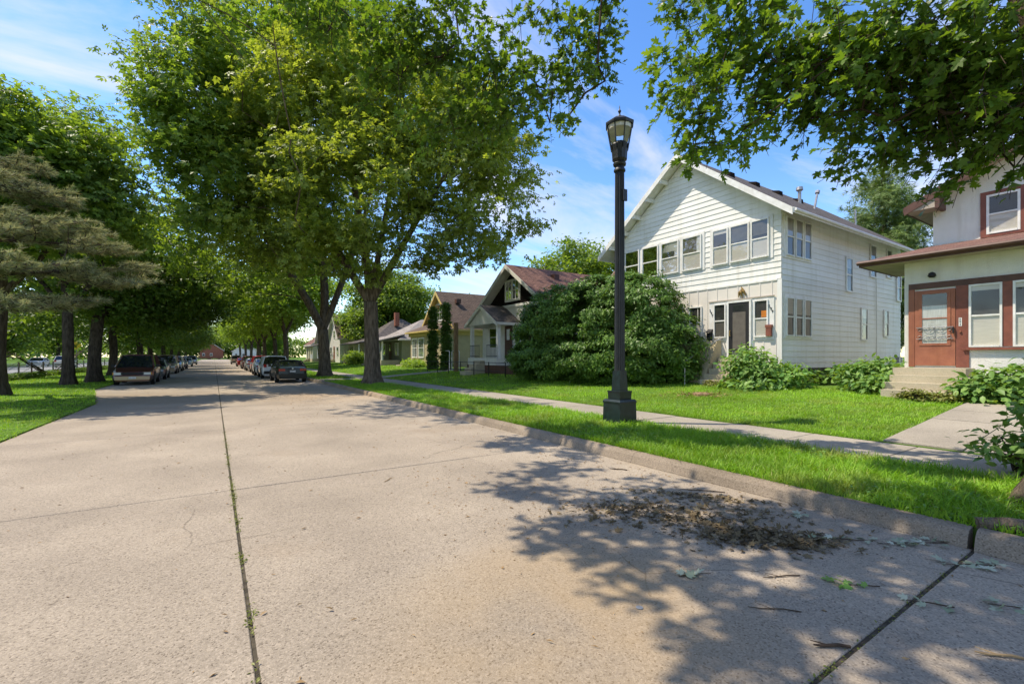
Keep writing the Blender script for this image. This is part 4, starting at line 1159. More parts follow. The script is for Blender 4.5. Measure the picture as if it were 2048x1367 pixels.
# ------------------------------------------------------------------ vehicles
def car(name, label, cat, kind, paint, loc, rz, group, trim=None, tailgate=None):
    t = thing(name, label, cat, loc, group)
    t.rotation_euler = (0, 0, rz)
    OFF[t.name] = (0, 0, 0)
    if kind == 'sedan':
        W = .91; top = [(-2.33, .50, .80), (-2.30, .92, .86), (-2.0, 1.0, .95), (-1.2, 1.0, 1), (.7, .97, 1), (1.3, .93, .99), (2.0, .80, .93), (2.28, .66, .84), (2.33, .5, .78)]
        gh = (-1.85, -.95, .20, 1.12); zbl = .96; H = 1.43
    elif kind == 'suv':
        W = .93; top = [(-2.25, .55, .86), (-2.24, 1.02, .93), (-2.0, 1.08, .98), (-1, 1.08, 1), (.8, 1.05, 1), (1.4, 1.02, .99), (2.0, .92, .95), (2.25, .75, .88), (2.3, .5, .82)]
        gh = (-2.18, -1.80, .15, 1.05); zbl = 1.05; H = 1.70
    elif kind == 'pickup':
        W = .98; top = [(-2.7, .60, .95), (-2.69, 1.10, .97), (-1.0, 1.12, 1), (.3, 1.10, 1), (1.5, 1.08, 1), (2.3, 1.0, .96), (2.6, .8, .92), (2.65, .6, .9)]
        gh = (-.85, -.65, .6, 1.25); zbl = 1.09; H = 1.85
    else:
        W = .94; top = [(-2.4, .55, .88), (-2.39, 1.02, .94), (-2, 1.06, .98), (-1, 1.06, 1), (1.0, 1.03, 1), (1.45, 1.00, .99), (2.05, .86, .95), (2.34, .74, .90), (2.40, .5, .84)]
        gh = (-2.33, -2.08, .35, 1.40); zbl = 1.03; H = 1.78
    m = MB(); rings = []
    for y, zt_, ws in top:
        w = W * ws; z0 = .24
        half = [(0, z0), (w * .88, z0), (w * .97, z0 + .12), (w, z0 + (zt_ - z0) * .55), (w * .965, zt_ - .07), (w * .86, zt_), (0, zt_ + .025)]
        ring = half + [(-x, z) for x, z in reversed(half[1:-1])]
        b = len(m.v); m.v += [(x, y, z) for x, z in ring]; rings.append(b)
    n = 12
    for a, b in zip(rings, rings[1:]):
        for k in range(n):
            k2 = (k + 1) % n
            m.f.append((a + k, a + k2, b + k2, b + k))
    m.f.append(tuple(rings[0] + k for k in range(n))); m.f.append(tuple(rings[-1] + k for k in reversed(range(n))))
    body = m.build('body', paint, t, True, 32)
    # greenhouse: dark glass volume, pillars and roof
    yb, yr, yf_, yc = gh
    wb, wr_ = W * .93, W * .73
    zb = zbl - .03
    zr_ = H - .06
    B = [(-wb, yb, zb), (wb, yb, zb), (wb, yc, zb), (-wb, yc, zb)]
    T = [(-wr_, yr, zr_), (wr_, yr, zr_), (wr_, yf_, zr_), (-wr_, yf_, zr_)]
    MB().quadbox(B + T).build('windows', M['carglass'], t)
    pil = lambda p, q, r_: MB().tube([p, q], r_, 5).build('pillar', paint, t)
    for p, q in zip(B, T):
        pil(p, q, .045)
    ym = (yb + yc) / 2 - .1; ymt = (yr + yf_) / 2
    for sx in (-1, 1):
        pil((sx * wb, ym, zb), (sx * wr_, ymt, zr_), .035)
        if kind in ('suv', 'van'):
            pil((sx * wb, yb + .95, zb), (sx * wr_, yr + .85, zr_), .05)
    rf = MB(); ins = .05
    nx = 5; ny = 4
    for i in range(ny + 1):
        for j in range(nx + 1):
            u = j / nx * 2 - 1; v = i / ny
            y = yr - .06 + (yf_ - yr + .12) * v
            rf.v.append((u * (wr_ + .03), y, zr_ + .06 * (1 - u ** 4) - .03 * (2 * v - 1) ** 2))
    for i in range(ny):
        for j in range(nx):
            a = i * (nx + 1) + j
            rf.f.append((a, a + 1, a + nx + 2, a + nx + 1))
    o = rf.build('roof', paint, t, True); sm = o.modifiers.new('thick', 'SOLIDIFY'); sm.thickness = .05; sm.offset = -1
    ye = top[0][0]; yfr = top[-1][0]
    wy = (-1.38, 1.38) if kind != 'pickup' else (-1.6, 1.65)
    rw = .33 if kind == 'sedan' else .36
    for y in wy:
        for sx in (-1, 1):
            wh_ = MB().tube([(sx * (W - .02), y, rw), (sx * (W - .22), y, rw)], rw, 20).build('wheel', M['rubber'], t, True, 40)
            MB().tube([(sx * (W - .012), y, rw), (sx * (W - .1), y, rw)], [rw * .62, rw * .55], 14).build('rim', M['chrome'], wh_)
            pts = [(sx * (W + .004), y + (rw + .07) * math.cos(a), rw + (rw + .07) * math.sin(a)) for a in np.linspace(-.15, math.pi + .15, 11)]
            MB().prism(pts, [(x - sx * .12, yy, z) for x, yy, z in pts]).build('wheel_arch', M['plastic'], t)
    lz = {'sedan': .86, 'suv': 1.0, 'van': .98, 'pickup': .95}[kind]
    wl_ = W * .86
    for sx in (-1, 1):
        h_ = .13 if kind == 'sedan' else .22
        w_ = .36 if kind == 'sedan' else .2
        MB().box(sx * (wl_ - w_), sx * wl_, ye - .025, ye + .12, lz - h_ / 2 - .06, lz + h_ / 2 - .06).build('tail_light', M['tail'], t)
        hl = MB().box(sx * (wl_ - .36), sx * wl_, yfr - .16, yfr + .012, .60, .74).build('headlight', M['head'], t)
        if kind == 'van':
            MB().box(sx * (wl_ + .002), sx * (wl_ + .06), yfr - .22, yfr - .02, .60, .74).build('indicator', M['amber'], t)
        mi = MB().box(sx * (W + .0), sx * (W + .17), yc - .42, yc - .30, zbl + .0, zbl + .15)
        mi.build('mirror', M['plastic'] if kind == 'van' else paint, t)
    bp = trim or M['plastic']
    MB().box(-W * .84, W * .84, ye - .07, ye + .1, .34, .56).build('rear_bumper', bp, t)
    MB().box(-W * .82, W * .82, yfr - .12, yfr + .06, .32, .52).build('front_bumper', bp, t)
    MB().box(-.5, .5, yfr - .06, yfr + .016, .61, .73).build('grille', M['plastic'], t)
    MB().box(-.16, .16, ye - .078, ye - .02, .60 if kind != 'sedan' else .66, .70 if kind != 'sedan' else .77).build('licence_plate', M['plate'], t)
    MB().box(-.16, .16, yfr + .061, yfr + .075, .38, .49).build('licence_plate', M['plate'], t)
    if kind != 'pickup':
        em = MB().tube([(0, ye - .03, .93 if kind != 'sedan' else .89), (0, ye - .015, .93 if kind != 'sedan' else .89)], .05, 12); em.build('badge', M['chrome'], t)
    for sx in (-1, 1):
        for yy in (ym + .02, ym - 1.0):
            MB().box(sx * (W * .985), sx * (W * 1.004), yy - .22, yy - .08, .82, .85).build('door_handle', paint, t)
    return t

GR, GL = 'vehicles parked along the right kerb', 'vehicles parked along the left edge'
P = {'black': carpaint('black paint', (.008, .009, .010)), 'white': carpaint('white paint', (.72, .73, .73), 0), 'silver': carpaint('silver paint', (.42, .43, .44), .6),
     'red': carpaint('red paint', (.38, .02, .02), .1), 'maroon': carpaint('maroon paint', (.13, .012, .018), .2), 'tan': carpaint('tan paint', (.36, .28, .20), .4),
     'navy': carpaint('navy paint', (.015, .025, .06), .3), 'grey': carpaint('grey paint', (.16, .165, .17), .5), 'bronze': carpaint('bronze maroon paint', (.10, .028, .022), .4),
     'orange': carpaint('orange paint', (.55, .16, .03), 0), 'blue': carpaint('blue paint', (.05, .16, .36), .2)}
zt0 = -.0
car('black_sedan', 'shiny black sedan parked at the kerb near the forked tree', 'car', 'sedan', P['black'], (4.10, 33.6, zt0), 0, GR, P['black'])
car('white_suv', 'white sport utility car parked right ahead of the black sedan', 'car', 'suv', P['white'], (3.85, 40.4, zt0), 0, GR)
car('white_sedan', 'white sedan parked ahead of the white sport utility car', 'car', 'sedan', P['white'], (3.80, 46.6, zt0), 0, GR, P['white'])
car('red_suv', 'bright red sport utility car in the right hand row', 'car', 'suv', P['red'], (4.0, 53.0, zt0), 0, GR)
car('silver_sedan', 'silver sedan parked beyond the bright red car', 'car', 'sedan', P['silver'], (3.9, 61.5, zt0), 0, GR, P['silver'])
car('maroon_suv', 'dark red sport utility car beyond the silver sedan', 'car', 'suv', P['maroon'], (3.9, 70, zt0), 0, GR)
car('red_hatchback', 'small red car parked far along the right kerb', 'car', 'sedan', P['red'], (3.9, 86, zt0), 0, GR, P['red'])
car('tan_pickup', 'tan pickup truck farthest along the right kerb', 'truck', 'pickup', P['tan'], (3.9, 112, zt0), 0, GR)
car('minivan', 'old maroon and tan minivan facing us at the left edge', 'van', 'van', P['bronze'], (-3.85, 35.6, zt0), math.pi, GL, P['tan'])
car('grey_sedan', 'dark grey sedan parked right behind the old minivan', 'car', 'sedan', P['grey'], (-3.75, 42.3, zt0), math.pi, GL, P['grey'])
car('tan_minivan', 'pale tan minivan third in the left row', 'van', 'van', P['tan'], (-3.85, 55, zt0), math.pi, GL, P['tan'])
car('silver_suv', 'silver sport utility car behind the pale tan minivan', 'car', 'suv', P['silver'], (-3.85, 64.5, zt0), math.pi, GL)
car('navy_sedan', 'dark blue sedan between silver cars in the left row', 'car', 'sedan', P['navy'], (-3.85, 74, zt0), math.pi, GL, P['navy'])
car('white_car', 'white sedan far along the left row', 'car', 'sedan', P['white'], (-3.85, 92, zt0), math.pi, GL, P['white'])
car('silver_car', 'silver sport utility car at the far end of the left row', 'car', 'suv', P['silver'], (-3.7, 108, zt0), math.pi, GL)
car('navy_suv', 'dark blue sport utility car turning at the far junction', 'car', 'suv', P['navy'], (-6.5, 150, zt0), R(70), None)
GS = 'vehicles on the side street beyond the fence'
car('white_sedan', 'white sedan on the side street beyond the fence', 'car', 'sedan', P['white'], (-22.5, 98, .03), math.pi, GS, P['white'])
car('orange_pickup', 'orange pickup truck on the side street beyond the trunks', 'truck', 'pickup', P['orange'], (-24.5, 84, .03), 0, GS)
car('white_suv', 'white sport utility car on the side street left of the minivan', 'car', 'suv', P['white'], (-18.2, 92, .03), 0, GS)
car('blue_sedan', 'blue sedan parked beyond the fence at the left edge', 'car', 'sedan', P['blue'], (-27.6, 64, .03), 0, GS, P['blue'])
car('grey_car', 'grey car standing on the side street between the trunks', 'car', 'suv', P['grey'], (-24.4, 73, .03), 0, GS)

# ------------------------------------------------------------------ fence by the side street
fn = thing('street_fence', 'low wire fence with dark posts beside the side street', 'fence', (-14.3, 60, .03))
pm = None
for k in range(26):
    y = 40 + 3.4 * k
    MB().box(-14.36, -14.26, y - .05, y + .05, 0, 1.12).build('post', M['dkbrown'], fn)
for zz in (.25, .65, 1.02):
    MB().tube([(-14.31, 40, zz), (-14.31, 125, zz)], .014, 4).build('wire', M['steel'], fn)
pk = MB()
for k in range(340):
    y = 40.12 + .25 * k
    pk.box(-14.318, -14.302, y, y + .018, .12, 1.0)
tag(pk.build('pickets', M['steel'], fn), kind='stuff')
# yellow sign far left, mail sign
sg = thing('road_sign', 'yellow diamond road sign on a steel post beyond the minivan', 'sign', (-13.0, 70, 0))
MB().tube([(-13, 70, 0), (-13, 70, 3.0)], .04, 6).build('post', M['steel'], sg)
MB().quadbox([(-13.5, 69.94, 2.9), (-13, 69.94, 2.4), (-12.5, 69.94, 2.9), (-13, 69.94, 3.4), (-13.5, 69.95, 2.9), (-13, 69.95, 2.4), (-12.5, 69.95, 2.9), (-13, 69.95, 3.4)]).build('sign_plate', mat('yellow sign', (.75, .50, .02), .5), sg)

# ------------------------------------------------------------------ trees
def grow(limbs, C, rng, step=.55, kpath=.25, upw=.8, hw=1.0):
    """attach cluster centres C to limb polylines; returns nodes, parents, path info"""
    P, par, plen, fixed = [], [], [], []
    for li, (pts, ra, rb, attach) in enumerate(limbs):
        pts = np.array(pts, float)
        segs = []
        for a, b in zip(pts, pts[1:]):
            n = max(2, int(np.linalg.norm(b - a) / .4))
            for i in range(n): segs.append(a + (b - a) * i / n)
        segs.append(pts[-1])
        prev = attach
        for i, p in enumerate(segs):
            P.append(p); par.append(prev)
            plen.append(0.0 if prev < 0 else plen[prev] + np.linalg.norm(p - P[prev]))
            prev = len(P) - 1
    nl = len(P)
    base = np.array(limbs[0][0][-1])
    order = np.argsort(np.linalg.norm(C - base, axis=1))
    PA = np.zeros((nl + len(C) * 14, 3)); PA[:nl] = P
    LA = np.zeros(len(PA)); LA[:nl] = plen
    n = nl
    par = par + [0] * (len(PA) - nl)
    trunk_cut = limbs[0][0][-1][2] * .72
    ok = np.zeros(len(PA), bool); ok[:nl] = PA[:nl, 2] > trunk_cut
    tips = []
    for ci in order:
        c = C[ci]
        d = PA[:n] - c
        dist = np.sqrt((d * d).sum(1))
        up = np.maximum(0, PA[:n, 2] - c[2])
        if hw != 1.0:
            dh = np.sqrt((hw * d[:, 0]) ** 2 + (hw * d[:, 1]) ** 2 + (.6 * d[:, 2]) ** 2)
        else: dh = dist
        cost = dh + kpath * LA[:n] + upw * up
        cost[~ok[:n]] = 1e9
        j = int(np.argmin(cost))
        L = dist[j]; k = int(min(13, max(1, L / step)))
        a = PA[j].copy(); prev = j
        mid = (a + c) / 2 + rng.normal(0, .07 * L, 3) + np.array([0, 0, .06 * L])
        for i in range(1, k + 1):
            t = i / k
            p = (1 - t) ** 2 * a + 2 * t * (1 - t) * mid + t * t * c
            PA[n] = p; par[n] = prev; LA[n] = LA[prev] + np.linalg.norm(p - PA[prev]); ok[n] = True
            prev = n; n += 1
        tips.append(prev)
    return PA[:n], par[:n], nl, tips

def branch_mesh(P, par, nl, r_tip=.012, expo=.42, sides=5):
    n = len(P)
    cnt = np.zeros(n)
    child = [[] for _ in range(n)]
    for i in range(n):
        if par[i] >= 0: child[par[i]].append(i)
    for i in range(n - 1, -1, -1):
        cnt[i] = 1 if not child[i] else sum(cnt[c] for c in child[i])
    rad = r_tip * cnt ** expo
    m = MB()
    seen = set()
    for i in range(nl, n):
        if i in seen: continue
        # follow the main child to make one continuous tube
        ch = [par[i], i]; seen.add(i)
        cur = i
        while child[cur]:
            nx = max(child[cur], key=lambda c: cnt[c])
            if nx in seen: break
            ch.append(nx); seen.add(nx); cur = nx
        rr = [rad[j] for j in ch]; rr[0] = min(rad[ch[0]], rad[ch[1]] * 1.15)
        m.tube([P[j] for j in ch], rr, sides if rr[0] > .03 else 3, cap=False)
    return m

def clusters_in(lobes, n, rng, shell=.45):
    L = np.array(lobes, float)
    vol = (L[:, 3] ** 2 * L[:, 4]) ** .78
    k = rng.choice(len(L), n, p=vol / vol.sum())
    d = unit(rng.normal(size=(n, 3)))
    r = (shell + (1 - shell) * rng.random(n) ** .6)[:, None]
    rad = np.stack([L[k, 3], L[k, 3], L[k, 4]], 1)
    return L[k, :3] + d * r * rad, d

def foliage(C, D, per, sig, size, rng, tpl, up=.8, out=.45, rnd=.55, wid=1.0, droop=.25, flat=.5):
    n = len(C)
    idx = np.repeat(np.arange(n), per)
    g = rng.normal(size=(len(idx), 3)) * np.array([sig, sig, sig * flat])
    csc = rng.uniform(.7, 1.3, n)[idx][:, None]
    pos = C[idx] + g * csc
    N = D[idx] * out + np.array([0, 0, up]) + rng.normal(size=pos.shape) * rnd
    Y = unit(g + 1e-6) * .8 + rng.normal(size=pos.shape) * .6 - np.array([0, 0, droop])
    S = size * rng.uniform(.65, 1.25, len(idx))
    return scatter(pos, N, Y, S, tpl, wid)

def needle_sprays(C, axis, rng, ntw=4, ntf=8, L=.62, size=.17):
    n = len(C)
    out = unit((C - np.array([axis[0], axis[1], 0])) * np.array([1, 1, 0]) + 1e-6)
    i = np.repeat(np.arange(n), ntw)
    d = unit(out[i] * .9 + rng.normal(size=(len(i), 3)) * np.array([.55, .55, .22]) + np.array([0, 0, .08]))
    ln = L * rng.uniform(.6, 1.3, len(i))
    st_ = C[i] - d * (ln * .5)[:, None]
    tw_ = MB()
    for k in range(len(i)):
        tw_.tube([st_[k], st_[k] + d[k] * ln[k]], [.012, .005], 3, cap=False)
    j = np.repeat(np.arange(len(i)), ntf)
    u = np.tile(np.linspace(.15, 1.0, ntf), len(i)) + rng.normal(0, .04, len(j))
    pos = st_[j] + d[j] * (ln[j] * u)[:, None]
    Y = unit(d[j] + rng.normal(size=pos.shape) * .25 + np.array([0, 0, .25]))
    return scatter(pos, np.array([0, 0, 1.0]) + rng.normal(size=pos.shape) * .5, Y, size * rng.uniform(.8, 1.25, len(j)), T_NEEDLE), tw_

def trunk_mesh(limbs, flare=1.55):
    m = MB()
    for li, (pts, ra, rb, at) in enumerate(limbs):
        V_ = [Vector(p) for p in pts]
        n = len(V_) - 1
        # resample
        Q, rad = [], []
        tot = sum((V_[i + 1] - V_[i]).length for i in range(n)); acc = 0
        for i in range(n):
            k = max(2, int((V_[i + 1] - V_[i]).length / .5))
            for j in range(k):
                t = j / k
                p0 = V_[max(i - 1, 0)]; p1 = V_[i]; p2 = V_[i + 1]; p3 = V_[min(i + 2, n)]
                q = .5 * ((2 * p1) + (p2 - p0) * t + (2 * p0 - 5 * p1 + 4 * p2 - p3) * t * t + (3 * p1 - p0 - 3 * p2 + p3) * t ** 3)
                Q.append(q); rad.append(ra + (rb - ra) * (acc + (V_[i + 1] - V_[i]).length * t) / tot)
            acc += (V_[i + 1] - V_[i]).length
        Q.append(V_[-1]); rad.append(rb)
        if li == 0:
            z0 = Q[0].z
            rad = [r * (1 + (flare - 1) * math.exp(-((q.z - z0) / .35))) for q, r in zip(Q, rad)]
            Q.insert(0, Q[0] - Vector((0, 0, .3))); rad.insert(0, rad[0] * 1.25)
        b0 = len(m.v)
        sides = 18 if li == 0 else 10
        m.tube(Q, rad, sides)
        # uneven bark outline
        for i in range(len(Q)):
            for k in range(sides):
                vi = b0 + i * sides + k
                v = Vector(m.v[vi]); a = 2 * math.pi * k / sides
                f_ = 1 + .05 * math.sin(3 * a + i * .3) + .035 * math.sin(7 * a + i * .9)
                if li == 0 and i < 4: f_ += (.20 - .04 * i) * math.sin(5 * a + .6)
                m.v[vi] = tuple(Q[i] + (v - Q[i]) * f_)
    return m

def tree(name, label, base, limbs, lobes, leaf, barkm, ncl=300, per=110, sig=.5, size=.2, seed=1, tpl=T_RHOMB, group=None, shell=.45, loc_mesh=True, r_tip=.013, cat='tree', **kw):
    rng = np.random.default_rng(seed)
    t = thing(name, label, cat, base, group)
    C, D = clusters_in(lobes, ncl, rng, shell)
    P_, par, nl, tips = grow(limbs, C, rng)
    trunk_mesh(limbs).build('trunk', M[barkm], t, True)
    tag(branch_mesh(P_, par, nl, r_tip).build('branches', M[barkm], t, True), kind='stuff')
    if tpl is T_NEEDLE:
        (V_, T_), tw_ = needle_sprays(C, base, rng)
        tag(tw_.build('twigs', M[barkm], t), kind='stuff')
    else:
        V_, T_ = foliage(C, D, per, sig, size, rng, tpl, **kw)
    np_mesh('crown', V_, T_, M[leaf], t)
    return t

# node index bookkeeping: limb k attaches at a node index of an earlier limb
def at_top(pts):
    """index of the last node of the first limb"""
    n = 0
    for a, b in zip(pts, pts[1:]):
        n += max(2, int(math.dist(a, b) / .4))
    return n

# sunlit ash in front of the black sedan
tp = [(7.25, 25.0, .17), (7.2, 25.0, 2.2), (7.15, 25.05, 4.6)]
k0 = at_top(tp)
LA_ = [(tp, .40, .36, -1),
       ([(7.15, 25.05, 4.6), (6.9, 25.2, 7.2), (6.5, 25.6, 10.5), (6.1, 25.8, 14.5)], .24, .10, k0),
       ([(7.15, 25.05, 4.5), (5.9, 25.4, 6.6), (4.6, 26.0, 9.5), (3.8, 26.6, 12.5)], .22, .08, k0),
       ([(7.15, 25.05, 4.6), (8.2, 24.4, 6.8), (9.4, 22.8, 9.6), (10.4, 21.6, 11.6)], .22, .08, k0),
       ([(7.15, 25.05, 4.8), (7.6, 24.6, 8.0), (8.0, 23.8, 11.5), (8.2, 23.4, 14.0)], .18, .07, k0)]
LOB_A = [(11.8, 19.8, 8.8, 2.5, 2.2), (12.8, 20.3, 12.0, 1.9, 2.0), (10.0, 21.0, 11.3, 3.2, 3), (8.2, 23.3, 14.3, 3.6, 3.4), (6.2, 25.8, 17.3, 3.2, 3.2), (4.2, 25.9, 13.8, 3.4, 3.6), (2.6, 28.2, 12.1, 2.8, 3.2), (5.5, 22.7, 9.7, 3.6, 2.6), (2.6, 28.2, 8.8, 2.8, 2.4), (9.5, 22.5, 8.0, 2.8, 1.8), (5.1, 27.8, 18.8, 2.8, 2.6), (11.3, 21.3, 14.3, 2.4, 2.4), (4.2, 25.9, 7.2, 2.6, 1.8), (6.2, 23.4, 7.0, 2.4, 1.4), (-1.5, 19, 14.8, 1.2, .7), (-.5, 16.5, 13.6, 1.1, .6), (1, 17.2, 14.7, 1.1, .7), (-2.2, 16.4, 13.4, 1.0, .6), (-1, 21, 16.6, 1.3, .8), (-2.6, 22, 16.9, 1.2, .8)]
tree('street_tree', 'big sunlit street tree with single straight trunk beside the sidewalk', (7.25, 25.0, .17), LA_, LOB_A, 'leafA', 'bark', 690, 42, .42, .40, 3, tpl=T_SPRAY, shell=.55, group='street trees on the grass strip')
# forked tree by the black sedan
tp = [(6.85, 35.7, .17), (6.8, 35.7, 2.0), (6.7, 35.75, 3.6)]
k0 = at_top(tp)
LB_ = [(tp, .40, .36, -1),
       ([(6.7, 35.75, 3.5), (5.6, 35.4, 5.6), (3.6, 34.0, 8.6), (1.4, 31.6, 12.5), (.0, 30, 17)], .30, .10, k0),
       ([(6.7, 35.75, 3.6), (6.9, 36.2, 7.0), (6.6, 37.2, 12), (5.6, 37.8, 18), (5.2, 38, 23)], .32, .10, k0),
       ([(6.7, 35.75, 3.6), (8.0, 35.8, 7.0), (9.6, 35.6, 12), (11, 35.4, 18)], .26, .09, k0)]
LOB_B = [(-2.5, 30.3, 17.5, 1.2, 2.0), (-2.2, 28.9, 13.3, 1.3, 2.2), (-0.2, 30.0, 19.5, 2.7, 2.6), (-0.2, 28.8, 15.1, 3.0, 3.4), (3.1, 33.8, 21.5, 4.2, 4.0), (5.2, 36.0, 26.7, 4, 4), (-1.0, 28.1, 10.3, 2.5, 2.4), (1.2, 29.1, 12.1, 3.0, 3.0), (-0.2, 32.4, 8.8, 2.8, 2.4), (4.0, 36.8, 10.4, 4, 3), (7.7, 38.0, 10.8, 3.4, 2.6), (-2.5, 31.5, 20.6, .9, 1.2), (10.0, 35.3, 26.7, 4, 4), (13.3, 35.5, 22.4, 4, 4), (6.6, 36.3, 17.0, 5, 5), (2.2, 39.1, 7.3, 3, 2.4), (-1.5, 29.6, 16.2, 2.0, 2.4), (-1.1, 29.4, 13.3, 2.2, 2.2), (-1.6, 30.9, 9.7, 1.4, 1.3), (1.8, 31.1, 16.5, 3, 3)]
tree('street_tree', 'tallest street tree with low forked trunk beside the black sedan', (6.85, 35.7, .17), LB_, LOB_B, 'leafB', 'bark', 920, 38, .54, .46, 4, tpl=T_SPRAY, shell=.55, group='street trees on the grass strip')
# left lawn trees
LOB_L1 = [(-9.1, 38.2, 14.7, 3.2, 2.6), (-6.9, 38.0, 14.6, 2.6, 2.6), (-7.9, 37.4, 12.1, 3.4, 3.2), (-6.2, 38.4, 12.8, 2.0, 2.0), (-10.1, 38.9, 10.9, 3, 4), (-6.1, 37.4, 9.7, 3.6, 2.8), (-8.4, 37.7, 7.9, 3.4, 2.6), (-5.0, 37.4, 8.4, 1.8, 1.8), (-6.6, 39.0, 6.5, 3.2, 2), (-8.9, 39.3, 5.7, 3, 1.6), (-11.5, 38, 8, 3, 3), (-12, 39, 13, 2.6, 3)]
tp = [(-7.0, 35.8, .03), (-7.0, 35.8, 2.0), (-7.1, 36.2, 4.2)]
k0 = at_top(tp)
tree('lawn_tree', 'dark trunked lawn tree nearer the left edge of the photo', (-7.0, 35.8, .03), [(tp, .27, .24, -1), ([(-7.1, 36.2, 4.2), (-7.5, 37, 8), (-7.6, 38, 12.5)], .2, .08, k0), ([(-7.1, 36.2, 4.2), (-5.8, 37, 7), (-5, 37.6, 10)], .14, .06, k0), ([(-7.1, 36.2, 4.2), (-9, 37.4, 7), (-10, 38.6, 10)], .14, .06, k0)], LOB_L1, 'leafB', 'barkd', 300, 32, .55, .46, 5, tpl=T_SPRAY, group='trees on the left lawn')
LOB_L2 = [(-3.0, 41.4, 7.2, 3, 2.4), (-4.8, 40.2, 5.8, 3, 1.8), (-1.6, 44.0, 6.1, 3.2, 2.2), (-2.8, 43.7, 9.8, 3, 2.5), (-0.3, 45.6, 8.0, 3, 2.6), (-3.9, 42.0, 4.6, 2.4, 1.2), (-6.2, 41.1, 5.5, 2.6, 1.6)]
tp = [(-6.3, 38.4, .03), (-6.3, 38.5, 2.0), (-6.2, 39.0, 4.2)]
k0 = at_top(tp)
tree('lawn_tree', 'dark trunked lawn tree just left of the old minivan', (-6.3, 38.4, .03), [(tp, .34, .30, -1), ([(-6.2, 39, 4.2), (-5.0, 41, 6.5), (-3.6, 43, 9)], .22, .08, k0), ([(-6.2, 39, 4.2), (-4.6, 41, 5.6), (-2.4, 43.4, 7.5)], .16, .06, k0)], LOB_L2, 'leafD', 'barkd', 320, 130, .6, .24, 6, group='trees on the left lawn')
# pine at the left edge
LOB_P = [(-5.39, 20.62, 7.0, 1.406, 0.26), (-4.7, 20.79, 6.83, 1.3204999999999998, 0.26), (-4.09, 19.84, 5.61, 1.5675, 0.26), (-5.05, 19.4, 5.35, 1.5675, 0.26), (-3.22, 19.57, 5.09, 1.2349999999999999, 0.2), (-4.52, 19.05, 4.3, 1.7385, 0.2), (-3.57, 19.49, 4.3, 1.653, 0.16), (-2.26, 19.14, 4.56, 0.9119999999999999, 0.15), (-1.83, 19.31, 4.56, 0.741, 0.13), (-4.09, 19.31, 3.35, 1.406, 0.15), (-4.87, 18.79, 3.09, 1.3204999999999998, 0.16), (-5.31, 21.14, 7.78, 0.9119999999999999, 0.22), (-6.0, 20.1, 5.96, 1.5675, 0.29), (-5.83, 19.4, 4.13, 1.5675, 0.22), (-2.78, 19.31, 4.04, 1.0735, 0.13), (-8.7, 20.01, 5.43, 1.653, 0.29), (-8.7, 19.57, 3.69, 1.653, 0.26)]
tp = [(-7.55, 27.6, .03), (-7.55, 27.6, 2), (-7.5, 27.8, 4.2)]
k0 = at_top(tp)
LOB_L0 = [(-6.11, 24.51, 9.61, 1.72, 1.55), (-4.9, 24.77, 10.04, 1.63, 1.46), (-5.5, 24.17, 7.88, 2.06, 1.72), (-4.04, 24.77, 9.0, 1.55, 1.55), (-6.28, 23.65, 8.31, 1.55, 2.06), (-4.47, 23.99, 7.28, 1.89, 1.38), (-3.27, 24.77, 7.54, 1.29, 1.38), (-6.11, 24.51, 6.42, 1.72, 1.38), (-7.31, 24.34, 9.0, 1.72, 2.06), (-7.74, 24.08, 7.11, 1.89, 2.06), (-6.45, 24.77, 10.38, 1.2, 1.03), (-4.3, 25.46, 10.81, 1.03, 1.03), (-7.05, 24.08, 10.29, 1.72, 1.38)]
tree('lawn_tree', 'broad green lawn tree whose trunk stands at the left edge', (-7.55, 27.6, .03), [(tp, .27, .24, -1), ([(-7.5, 27.8, 4.2), (-6.9, 26.8, 7), (-6.2, 25, 9.8)], .2, .06, k0), ([(-7.5, 27.8, 4.2), (-5.8, 26.8, 6.2), (-4.2, 25, 8)], .14, .05, k0), ([(-7.5, 27.8, 4.2), (-8, 26.8, 6.4), (-7.7, 25, 9)], .13, .05, k0)], LOB_L0, 'leafB', 'barkd', 330, 34, .42, .38, 15, tpl=T_SPRAY, group='trees on the left lawn')
tp = [(-8.4, 19.6, .03), (-8.4, 19.6, 1.6), (-8.3, 19.6, 2.6)]
k0 = at_top(tp)
tree('pine_tree', 'pine with browning needles reaching in from the left edge', (-8.4, 19.6, .03), [(tp, .25, .22, -1), ([(-8.3, 19.6, 2.6), (-8.0, 19.9, 5.4), (-7.6, 20.4, 8.6)], .2, .05, k0), ([(-8.3, 19.6, 2.8), (-5.4, 19.4, 4.0), (-2.6, 19.3, 4.4)], .09, .03, k0), ([(-8.2, 19.7, 4.2), (-6, 19.7, 5.0), (-3.7, 19.7, 5.2)], .08, .03, k0 + 4)], LOB_P, 'needle', 'barkd', 330, 26, .24, .25, 7, tpl=T_NEEDLE, up=.6, out=.5, rnd=.9, droop=-.35, shell=.15, flat=.5)

